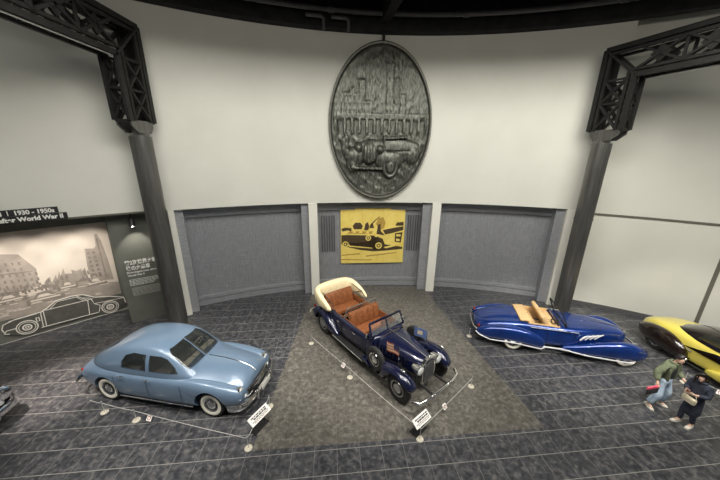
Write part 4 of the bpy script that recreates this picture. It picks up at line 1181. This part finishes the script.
# ---------------------------------------------------------------- yellow and black-brown fastback
def fastback():
    yaw = R(-84)
    t = thing('coupe_car', 'bright yellow streamlined coupe with black brown fenders and roof, at the right edge', 'car', (11.16, 6.95, 0), yaw); t.scale = (.95, .95, .97)
    wx, wr = 1.5, .36
    def hs(w, zb, zt): return [(0, zb), (w * .92, zb), (w, zb + .10), (w * 1.01, zb + (zt - zb) * .5), (w * .97, zt - .16), (w * .80, zt - .04), (w * .4, zt), (0, zt + .005)]
    secs = [(-2.5, hs(.20, .45, .60)), (-2.4, hs(.40, .38, .74)), (-2.0, hs(.62, .28, .95)), (-1.5, hs(.74, .24, 1.06)), (-.9, hs(.80, .22, 1.08)), (-.2, hs(.82, .22, 1.06)), (.5, hs(.78, .22, 1.05)),
            (1.1, hs(.62, .26, 1.04)), (1.6, hs(.48, .30, 1.0)), (2.0, hs(.34, .36, .92)), (2.2, hs(.2, .45, .78))]
    bm = bmesh.new(); loft(bm, secs)
    body = sub(obj('body', bm, M_yellow, t), 2); resmooth(body, 40)
    def gh(w, z0, zt): return [(w, z0), (w * .97, z0 + (zt - z0) * .35), (w * .88, z0 + (zt - z0) * .7), (w * .68, zt - .05), (w * .35, zt - .008), (0, zt)]
    G_ = [(-1.35, gh(.42, .98, 1.06)), (-1.05, gh(.60, .98, 1.22)), (-.6, gh(.70, .98, 1.40)), (-.1, gh(.73, .97, 1.47)), (.25, gh(.72, .97, 1.42)), (.55, gh(.68, .97, 1.22)), (.75, gh(.6, .97, 1.05))]
    bm = bmesh.new(); loft(bm, G_, ring=False)
    roof = sub(obj('roof', bm, M_brown, t), 2); solid(roof, .03)
    inner = roof.copy(); inner.data = roof.data.copy(); COL.objects.link(inner)
    cutters = []
    for s in (-1, 1):
        bm = bmesh.new(); prism(bm, [(-.62, 1.08), (.42, 1.08), (.30, 1.26), (-.1, 1.34), (-.5, 1.28)], 'y', s * .42, s * 1.1); cutters.append(obj('cutter', bm, M_black, None, False))
        bm = bmesh.new(); prism(bm, [(s * .03, 1.1), (s * .5, 1.1), (s * .45, 1.33), (s * .03, 1.38)], 'x', .26, 1.0); cutters.append(obj('cutter', bm, M_black, None, False))
    boolean(roof, cutters); resmooth(roof)
    for i, c in enumerate(cutters):
        g = inner.copy(); g.data = inner.data.copy(); g.name = 'windscreen_pane' if i % 2 else 'side_window'; COL.objects.link(g)
        boolean(g, [c], 'INTERSECT')
        if len(g.data.vertices) < 4: kill(g); continue
        g.data.materials.clear(); g.data.materials.append(M_glass); g.parent = t; resmooth(g)
    kill(inner, *cutters)
    for s in (-1, 1):
        g = [(-2.30, .60, .05, .40, .54), (-2.2, .64, .13, .30, .68), (-1.9, .72, .19, .20, .84), (-1.5, .78, .22, .17, .92), (-1.1, .81, .21, .17, .88), (-.75, .83, .17, .18, .72), (-.55, .84, .08, .20, .5)]
        re_ = sub(obj('rear_fender', pod([(x, s * y, hh, a, b) for x, y, hh, a, b in g]), M_brown, t, label='black brown teardrop fender'), 2); resmooth(re_, 60)
        f = [(-.1, .84, .06, .20, .36), (.3, .86, .12, .19, .52), (.8, .87, .18, .18, .72), (1.3, .86, .21, .17, .86), (1.75, .83, .21, .18, .84), (2.1, .79, .17, .24, .72), (2.32, .74, .08, .34, .56)]
        fe = sub(obj('front_fender', pod([(x, s * y, hh, a, b) for x, y, hh, a, b in f]), M_yellow, t), 2); resmooth(fe, 60)
        for x_ in (wx, -wx): wheel(t, x_, s * (.80 if x_ > 0 else .78), wr, .17, .0)
        headlamp(t, 2.2, s * .56, .62, .1)
        bm = bmesh.new(); tube(bm, [(-.60, s * .90, .24), (.2, s * .88, .24)], .025, 8); obj('sill_strip', bm, M_black, t)
        bm = bmesh.new(); tube(bm, [(-.62, s * .87, .66), (-.50, s * .87, .64)], .03, 8); ball(bm, (-.52, s * .93, .34), .05); obj('chrome_jewel', bm, M_chrome, t)
        # dark flash running back from the doors
        bm = bmesh.new()
        rows = []
        for x_, z1, z2 in ((-.75, .70, .72), (-.4, .70, .80), (0, .70, .92), (.45, .68, .96)):
            rows.append([bm.verts.new((x_, s * (.845 if z < .85 else .815), z)) for z in (z1, (z1 + z2) / 2, z2)])
        for A, B in zip(rows, rows[1:]):
            for k in range(2): bm.faces.new((A[k], A[k + 1], B[k + 1], B[k]))
        bmesh.ops.solidify(bm, geom=bm.faces[:], thickness=.03)
        obj('side_flash', bm, M_brown, t, label='black brown sweep on the door')
    bm = bmesh.new(); tube(bm, [(2.1, -.62, .36), (2.36, -.4, .36), (2.42, 0, .36), (2.36, .4, .36), (2.1, .62, .36)], .035, 8); obj('front_bumper', bm, M_chrome, t)
    bm = bmesh.new(); prism(bm, [(-.12, .42), (.12, .42), (.15, .62), (.08, .80), (-.08, .80), (-.15, .62)], 'x', 2.1, 2.24); obj('grille', bm, M_chrome, t, False)
    return t
fastback()

# ================================================================ VISITORS
M_skin = mottled('skin', (.58, .37, .27), (.66, .44, .33), 12, .55)
M_hair = mottled('black_hair', (.010, .008, .007), (.022, .017, .014), 30, .45, stretch=(1, 1, .2))
M_green = mottled('olive_jacket', (.11, .135, .08), (.18, .21, .13), 9, .8, bump=.3)
M_tee = mottled('black_shirt', (.018, .018, .02), (.03, .03, .032), 12, .85)
M_jeans = mottled('faded_denim', (.30, .42, .58), (.52, .64, .76), 6, .85, bump=.2)
M_coat = mottled('navy_coat', (.022, .028, .048), (.045, .052, .078), 8, .85, bump=.25)
M_shoe = mottled('pale_shoe', (.62, .58, .50), (.74, .70, .62), 9, .6)
M_sole = mottled('dark_sole', (.02, .02, .02), (.04, .04, .04), 9, .7)
M_bag = mottled('cream_bag', (.74, .66, .48), (.82, .74, .56), 9, .6)
M_phone = principled('phone_case', (.55, .30, .28), .35)
M_pink = mottled('crimson_folder', (.62, .06, .12), (.72, .10, .17), 8, .5)

def skin(name, pts, edges, mat, parent, lv=2, root=0):
    bm = bmesh.new(); lay = bm.verts.layers.skin.verify()
    vs = []
    for i, (p, r) in enumerate(pts):
        v = bm.verts.new(p); rr = r if isinstance(r, tuple) else (r, r)
        v[lay].radius = rr; v[lay].use_root = (i == root); vs.append(v)
    for a, b in edges: bm.edges.new((vs[a], vs[b]))
    me = bpy.data.meshes.new(name); bm.to_mesh(me); bm.free()
    o = bpy.data.objects.new(name, me); put(o, parent)
    m = o.modifiers.new('k', 'SKIN'); m.use_smooth_shade = True
    s = o.modifiers.new('s', 'SUBSURF'); s.levels = lv; s.render_levels = lv
    bake(o); o.data.materials.clear(); o.data.materials.append(mat)
    for p in o.data.polygons: p.use_smooth = True; p.material_index = 0
    return o

def chain(idx): return list(zip(idx, idx[1:]))

def figure(t, J, female=False):
    """J: joints in local metres, +x is the way the figure faces. One continuous body mesh."""
    pts, ed = [], []
    def add(p, r): pts.append((tuple(p), r)); return len(pts) - 1
    V = lambda k: Vector(J[k])
    k = .92 if female else 1.0
    pel = add(V('pelvis'), (.115 * k, .145 * k)); wst = add(V('waist'), (.10 * k, .125 * k)); chs = add(V('chest'), (.115 * k, .155 * k)); nb = add(V('neck'), .055 * k)
    nt = add(V('neck').lerp(V('head'), .45), .05 * k); hc = add(V('head'), (.088, .078)); top = add(V('head') + Vector(J['up']) * .085, (.07, .062))
    ed += chain([pel, wst, chs, nb, nt, hc, top])
    nose = add(V('head') + Vector(J['face']) * .088 - Vector(J['up']) * .02, .018); ed.append((hc, nose))
    chin = add(V('head') + Vector(J['face']) * .055 - Vector(J['up']) * .085, .035); ed.append((hc, chin))
    for s in ('l', 'r'):
        hip = add(V('hip_' + s), .085 * k); kn = add(V('knee_' + s), .055 * k); an = add(V('ankle_' + s), .038 * k); toe = add(V('toe_' + s), .034 * k)
        ed += chain([pel, hip, kn, an, toe])
        sh = add(V('shoulder_' + s), .056 * k); el = add(V('elbow_' + s), .041 * k); wr = add(V('wrist_' + s), .028 * k)
        d = (V('wrist_' + s) - V('elbow_' + s)).normalized()
        side = Vector(J['palm_' + s]).normalized(); nrm = d.cross(side).normalized()
        palm = add(V('wrist_' + s) + d * .05, (.030, .020)); ed += chain([chs, sh, el, wr, palm])
        for i, (off, L) in enumerate(((-.028, .062), (-.009, .074), (.010, .070), (.028, .056))):
            a = V('wrist_' + s) + d * .095 + side * off
            f0 = add(a, .0095); f1 = add(a + d * L * .5 + nrm * .012, .0085); f2 = add(a + d * L * .8 + nrm * .034, .007)
            ed += chain([palm, f0, f1, f2])
        a = V('wrist_' + s) + d * .045 + side * -.036
        t0 = add(a, .011); t1 = add(a + d * .035 - side * .016 + nrm * .016, .0095); ed += chain([palm, t0, t1])
    b = skin('body', pts, ed, M_skin, t, 2, 0)
    H = V('head'); F = Vector(J['face']).normalized(); U = Vector(J['up']).normalized(); S = U.cross(F).normalized()
    for s in (-1, 1):
        bm = bmesh.new(); ball(bm, H + F * .080 + S * s * .031 + U * .006, .012, (1, 1, 1), 10); obj('eye', bm, M_ink, b)
        bm = bmesh.new(); ball(bm, H + S * s * .080 - U * .008 - F * .005, .022, (.6, .5, 1.1), 10); obj('ear', bm, M_skin, b)
    bm = bmesh.new(); ball(bm, H + F * .080 - U * .050, .016, (.6, 1.3, .4), 10); obj('mouth', bm, mottled('lips', (.45, .18, .15), (.5, .2, .17), 5, .5) if 'lips' not in MATS else MATS['lips'], b)
    return b, H, F, U, S

def hair_cap(t, H, F, U, S, long=False):
    bm = bmesh.new(); rows = []
    rot = Matrix((F, S, U)).transposed()
    n = 22
    for i in range(9):
        th = i / 8 * R(118); row = []
        for k in range(n):
            ph = 2 * PI * k / n
            lim = R(36) + R(78) * (.5 - .5 * math.cos(ph)) ** .8       # hairline higher over the face
            tt = min(th, lim)
            jag = 1 + .04 * math.sin(ph * 7) * (i > 4)
            p = Vector((math.sin(tt) * math.cos(ph) * .090, math.sin(tt) * math.sin(ph) * .087, math.cos(tt) * .130 + .016)) * jag
            row.append(bm.verts.new(H + rot @ p))
        rows.append(row)
    for A, B in zip(rows, rows[1:]):
        for k in range(n): bm.faces.new((A[k], A[(k + 1) % n], B[(k + 1) % n], B[k]))
    bmesh.ops.remove_doubles(bm, verts=bm.verts, dist=.0008)
    bmesh.ops.solidify(bm, geom=bm.faces[:], thickness=.012)
    if long:
        for a in range(-4, 5):
            an = PI + a * .27
            p = Vector((math.cos(an) * .085, math.sin(an) * .092, 0))
            q = [H + rot @ (p + Vector((0, 0, .03))), H + rot @ (p * 1.12 + Vector((-.005, 0, -.10))), H + rot @ (p * 1.15) - Vector((0, 0, .20)), H + rot @ (p * 1.0) - Vector((0, 0, .31))]
            tube(bm, q, [.03, .034, .03, .012], 8)
    return obj('hair', bm, M_hair, t)

def shoe(t, ankle, toe, mat, name='shoe'):
    A, T = Vector(ankle), Vector(toe); d = (T - A); d.z = 0; d.normalize()
    rz = math.atan2(d.y, d.x); rot = Matrix.Rotation(rz, 3, 'Z')
    base = Vector((A.x, A.y, 0))
    bm = bmesh.new(); rows = []
    for x, w, h in ((-.085, .028, .07), (-.06, .038, .095), (0, .040, .105), (.06, .043, .085), (.12, .047, .062), (.165, .040, .05), (.19, .022, .038)):
        rows.append([bm.verts.new(base + rot @ Vector((x, w * c, z))) for c, z in ((-1, .022), (-.95, h * .6), (-.5, h), (.5, h), (.95, h * .6), (1, .022))])
    for P, Q in zip(rows, rows[1:]):
        for k in range(6): bm.faces.new((P[k], P[(k + 1) % 6], Q[(k + 1) % 6], Q[k]))
    bm.faces.new(rows[0][::-1]); bm.faces.new(rows[-1])
    s = sub(obj(name, bm, mat, t), 1); resmooth(s, 60)
    bm = bmesh.new(); prism(bm, [tuple((base + rot @ Vector((x, y, 0)))[:2]) for x, y in ((-.09, -.03), (0, -.042), (.12, -.05), (.18, -.035), (.2, 0), (.18, .035), (.12, .05), (0, .042), (-.09, .03))], 'z', 0, .024); obj('sole', bm, M_sole if mat is not M_shoe else M_shoe, s, False)
    return s

# man in an olive jacket, feet apart, leaning towards the woman's phone
def man():
    t = thing('person', 'person in an olive jacket, black shirt and faded jeans holding a crimson folder', 'person', (7.93, 5.94, 0), R(-74), 'visitors'); t.scale = (.95,) * 3
    F = Vector((.92, -.10, -.12)).normalized(); U = Vector((.22, .06, .97)); U = (U - F * U.dot(F)).normalized()
    J = dict(pelvis=(-.02, .03, .90), waist=(.0, .06, 1.06), chest=(.02, .06, 1.30), neck=(.04, .08, 1.46), head=(.10, .10, 1.60), face=F, up=U,
             hip_l=(-.01, .12, .86), knee_l=(.08, .19, .47), ankle_l=(-.02, .20, .085), toe_l=(.11, .24, .045), hip_r=(-.02, -.07, .86), knee_r=(.06, -.15, .47), ankle_r=(-.05, -.19, .085), toe_r=(.08, -.24, .045),
             shoulder_l=(.02, .25, 1.39), elbow_l=(.04, .34, 1.12), wrist_l=(.22, .30, 1.02), shoulder_r=(.02, -.13, 1.39), elbow_r=(-.06, -.30, 1.15), wrist_r=(.05, -.38, .96), palm_l=(0, 0, 1), palm_r=(.5, .2, .4))
    b, H, F, U, S = figure(t, J)
    hair_cap(b, H, F, U, S)
    V = lambda k: Vector(J[k])
    tr = [(V('pelvis') + Vector((0, 0, .13)), (.16, .185)), (V('pelvis') - Vector((0, 0, .03)), (.15, .18))]; e = [(0, 1)]
    for s in 'lr':
        i = len(tr); tr += [(V('hip_' + s) - Vector((0, 0, .06)), .12), (V('knee_' + s), .105), (V('knee_' + s).lerp(V('ankle_' + s), .6), .095), (V('ankle_' + s) + Vector((0, 0, .03)), .088)]; e += [(1, i), (i, i + 1), (i + 1, i + 2), (i + 2, i + 3)]
    skin('jeans', tr, e, M_jeans, b)
    sk = [(V('pelvis') + Vector((.0, 0, .10)), (.14, .165)), (V('waist'), (.135, .16)), (V('chest'), (.14, .165)), (V('neck') - Vector((0, 0, .05)), .075)]
    skin('shirt', sk, [(0, 1), (1, 2), (2, 3)], M_tee, b)
    # open jacket: back and flanks with sleeves
    back = Vector((-.055, 0, 0))
    jk = [(V('pelvis') + back + Vector((.02, 0, -.04)), (.165, .235)), (V('waist') + back, (.145, .225)), (V('chest') + back, (.145, .225)), (V('neck') + back * .8 - Vector((0, 0, .02)), (.075, .095))]
    e = [(0, 1), (1, 2), (2, 3)]
    for s in 'lr':
        i = len(jk); jk += [(V('shoulder_' + s), .105), (V('elbow_' + s), .095), (V('elbow_' + s).lerp(V('wrist_' + s), .55), .08), (V('wrist_' + s).lerp(V('elbow_' + s), .08), .050)]; e += [(2, i), (i, i + 1), (i + 1, i + 2), (i + 2, i + 3)]
    skin('jacket', jk, e, M_green, b)
    bm = bmesh.new()
    for sy in (-1, 1):
        c = Vector((.07, .055 + sy * .145, 1.14)); box(bm, c, (.10, .08, .40), ROT('X', -sy * 6), .03)
    obj('jacket_front', bm, M_green, b)
    bm = bmesh.new(); tube(bm, [V('neck') + Vector((.075 * math.cos(a), .085 * math.sin(a), .015 - .02 * math.cos(a))) for a in [R(k * 30) for k in range(12)]], .028, 8, True); obj('collar', bm, M_green, b)
    for s in 'lr': shoe(b, J['ankle_' + s], J['toe_' + s], M_shoe)
    return t, J
mt, MJ = man()

def woman():
    t = thing('person', 'person with long black hair in a long navy coat looking at a phone', 'person', (8.15, 5.40, 0), R(-172), 'visitors'); t.scale = (.95,) * 3
    F = Vector((.85, .42, -.16)).normalized(); U = Vector((.16, .05, .98)); U = (U - F * U.dot(F)).normalized()
    J = dict(pelvis=(-.02, 0, .84), waist=(-.01, 0, 1.0), chest=(-.01, 0, 1.20), neck=(.03, 0, 1.36), head=(.075, 0, 1.47), face=F, up=U,
             hip_l=(-.02, .08, .80), knee_l=(.03, .09, .44), ankle_l=(-.04, .10, .075), toe_l=(.08, .12, .04), hip_r=(-.02, -.08, .80), knee_r=(.08, -.09, .44), ankle_r=(.06, -.10, .075), toe_r=(.18, -.12, .04),
             shoulder_l=(-.01, .165, 1.29), elbow_l=(.03, .21, 1.05), wrist_l=(.23, .10, 1.06), shoulder_r=(-.01, -.165, 1.29), elbow_r=(.03, -.21, 1.05), wrist_r=(.23, -.09, 1.07), palm_l=(.2, .3, .8), palm_r=(.2, -.3, .8))
    b, H, F, U, S = figure(t, J, True)
    hair_cap(b, H, F, U, S, True)
    V = lambda k: Vector(J[k])
    tr = []; e = []
    for s in 'lr':
        i = len(tr); tr += [(V('hip_' + s) - Vector((0, 0, .05)), .085), (V('knee_' + s), .068), (V('ankle_' + s) + Vector((0, 0, .03)), .055)]; e += [(i, i + 1), (i + 1, i + 2)]
    e.append((0, 3))
    skin('trousers', tr, e, M_coat, b)
    ck = [(Vector((-.02, 0, .28)), (.17, .20)), (Vector((-.02, 0, .55)), (.155, .185)), (V('pelvis'), (.145, .17)), (V('waist'), (.13, .15)), (V('chest'), (.135, .165)), (V('neck') - Vector((0, 0, .03)), .075)]
    e = chain(range(6))
    for s in 'lr':
        i = len(ck); ck += [(V('shoulder_' + s), .078), (V('elbow_' + s), .068), (V('wrist_' + s).lerp(V('elbow_' + s), .12), .050)]; e += [(4, i), (i, i + 1), (i + 1, i + 2)]
    skin('coat', ck, e, M_coat, b)
    bm = bmesh.new(); tube(bm, [V('neck') + Vector((.07 * math.cos(a), .08 * math.sin(a), .01)) for a in [R(k * 30) for k in range(12)]], .026, 8, True); obj('collar', bm, M_coat, b)
    for s in 'lr': shoe(b, J['ankle_' + s], J['toe_' + s], M_shoe)
    return t, J
wt, WJ = woman()
def world_of(t, p):
    bpy.context.view_layer.update()
    return t.matrix_world @ Vector(p)
# things they carry
p = world_of(mt, (.10, -.42, .85))
f = thing('folder', 'crimson folder in the hand of the person in the olive jacket', 'folder', p, R(-74))
bm = bmesh.new(); box(bm, (0, -.16, .02), (.04, .46, .06), ROT('X', -6), .006); obj('cover', bm, M_pink, f, False)
bm = bmesh.new(); box(bm, (0, -.15, -.09), (.035, .42, .16), ROT('X', -6), .01); obj('sleeve', bm, M_tee, f)
p = world_of(wt, (.335, .005, 1.13))
f = thing('phone', 'phone in a pinkish case held by the person in the navy coat', 'phone', p, R(-172))
bm = bmesh.new(); box(bm, (0, 0, 0), (.012, .078, .155), ROT('Y', 38), .003); obj('case', bm, M_phone, f, False)
bm = bmesh.new(); box(bm, (-.007, 0, -.001), (.003, .068, .14), ROT('Y', 38)); obj('screen', bm, M_glass, f, False)
p = world_of(wt, (.24, .02, .86))
f = thing('handbag', 'cream handbag hanging in front of the navy coat', 'bag', p, R(-172))
bm = bmesh.new(); box(bm, (0, 0, 0), (.09, .26, .16), None, .035); hb_ = obj('bag_body', bm, M_bag, f)
bm = bmesh.new(); box(bm, (.03, 0, .04), (.055, .25, .09), None, .025); obj('flap', bm, M_bag, f)
bm = bmesh.new(); tube(bm, [(0, .11, .07), (0, .10, .15), (0, .04, .20), (0, -.04, .20), (0, -.10, .15), (0, -.11, .07)], .007, 6); obj('strap', bm, M_bag, f)

# ================================================================ BARRIERS, CARDS AND INFORMATION STANDS
M_acryl = principled('clear_acrylic', (.75, .75, .72), .15)
M_acryl.node_tree.nodes['Principled BSDF'].inputs['Alpha'].default_value = .45
M_disc = mottled('stone_disc', (.50, .47, .38), (.60, .56, .46), 14, .5)
M_cord = mottled('grey_cord', (.36, .36, .34), (.46, .46, .44), 30, .7)
def barrier(pts, posts, label):
    t = thing('rope_barrier', label, 'barrier', (pts[0][0], pts[0][1], 0))
    ox, oy = pts[0]
    for x, y in posts:
        x -= ox; y -= oy
        bm = bmesh.new(); tube(bm, [(x, y, .02), (x, y, .33)], .010, 10); po = obj('post', bm, M_acryl, t)
        bm = bmesh.new(); lathe(bm, [(.085, 0), (.085, .012), (.07, .022), (.02, .026)], 24, Matrix.Translation((x, y, 0))); obj('base', bm, M_disc, po)
        bm = bmesh.new(); ball(bm, (x, y, .335), .016); obj('cap', bm, M_tin, po)
    if len(pts) > 1:
        bm = bmesh.new(); full = []
        for a, b in zip(pts, pts[1:]):
            for i in range(8):
                f = i / 8; full.append((a[0] + (b[0] - a[0]) * f - ox, a[1] + (b[1] - a[1]) * f - oy, .30 - .02 * math.sin(PI * f)))
        full.append((pts[-1][0] - ox, pts[-1][1] - oy, .30))
        tube(bm, full, .0075, 6); obj('cord', bm, M_cord, t)
    return t
def card(x, y, rz, label):
    t = thing('notice_card', label, 'card', (x, y, .21), rz, 'notice cards on the cords')
    bm = bmesh.new(); box(bm, (0, 0, .01), (.13, .012, .13), ROT('X', -40), .002); obj('card', bm, M_plate, t, False)
    bm = bmesh.new(); M = Matrix.Translation((0, -.008, .012)) @ Matrix.Rotation(R(-40), 4, 'X') @ Matrix.Rotation(PI / 2, 4, 'X'); lathe(bm, [(.042, -.002), (.042, .003), (.03, .003), (.03, -.002)], 20, M, cap=False); obj('ring_mark', bm, M_red, t)
K = [(-6.81, 5.61), (-6.44, 5.53), (-5.47, 5.32), (-2.45, 4.66), (-2.31, 5.76)]
barrier(K, K[1:], 'low cord barrier on small posts along the near side of the pale blue sedan')
card(-5.02, 5.20, R(-12), 'white notice card hanging on the cord of the pale blue sedan')
P_ = [(-1.66, 8.33), (-.25, 6.79), (1.45, 4.92), (3.24, 6.50)]
barrier(P_, P_, 'low cord barrier on small posts round the front of the navy touring car')
card(-.46, 7.04, R(-47), 'white notice card on the cord beside the navy touring car running board')
card(2.21, 5.62, R(40), 'white notice card on the cord right of the navy touring car information stand')
D_ = [(9.62, 6.75), (9.95, 6.0), (10.2, 5.0)]
barrier(D_, D_[:1], 'low cord barrier in front of the yellow coupe')
card(9.90, 6.16, R(-60), 'white notice card on the cord before the yellow coupe')
barrier([(4.05, 8.85)], [(4.05, 8.85)], 'lone small barrier post left of the cobalt cabriolet tail')

def stand(x, y, rz, L, label):
    t = thing('information_stand', label, 'sign', (x, y, 0), rz, 'information stands')
    bm = bmesh.new(); box(bm, (0, .06, .012), (L * .8, .22, .024), None, .005); obj('foot', bm, M_black, t, False)
    bm = bmesh.new()
    for sx in (-.18, .18): bar(bm, (sx, .08, .02), (sx, .04, .40), .02, .02)
    obj('upright', bm, M_black, t, False)
    rot = ROT('X', 34)
    bm = bmesh.new(); box(bm, (0, 0, .40), (L, .21, .03), rot, .006); pt = obj('plate', bm, M_plate, t, False)
    bm = bmesh.new(); n = rot @ Vector((0, 0, .017))
    for v, w, h in ((.055, .78, .026), (.01, .6, .036), (-.035, .82, .016), (-.065, .7, .012)):
        random.seed(int(v * 1000) + 7); u = -L * w / 2
        while u < L * w / 2:
            ww = random.uniform(.03, .08)
            box(bm, Vector((u + ww / 2, 0, .40)) + n + rot @ Vector((0, v, 0)), (ww, h, .004), rot); u += ww + .014
    obj('printed_line', bm, M_ink, pt, False)
stand(-2.34, 5.16, R(62), .56, 'white information stand on the tiles by the pale blue sedan front bumper')
stand(1.50, 5.10, R(40), .52, 'white information stand on the grey inlay by the navy touring car front bumper')
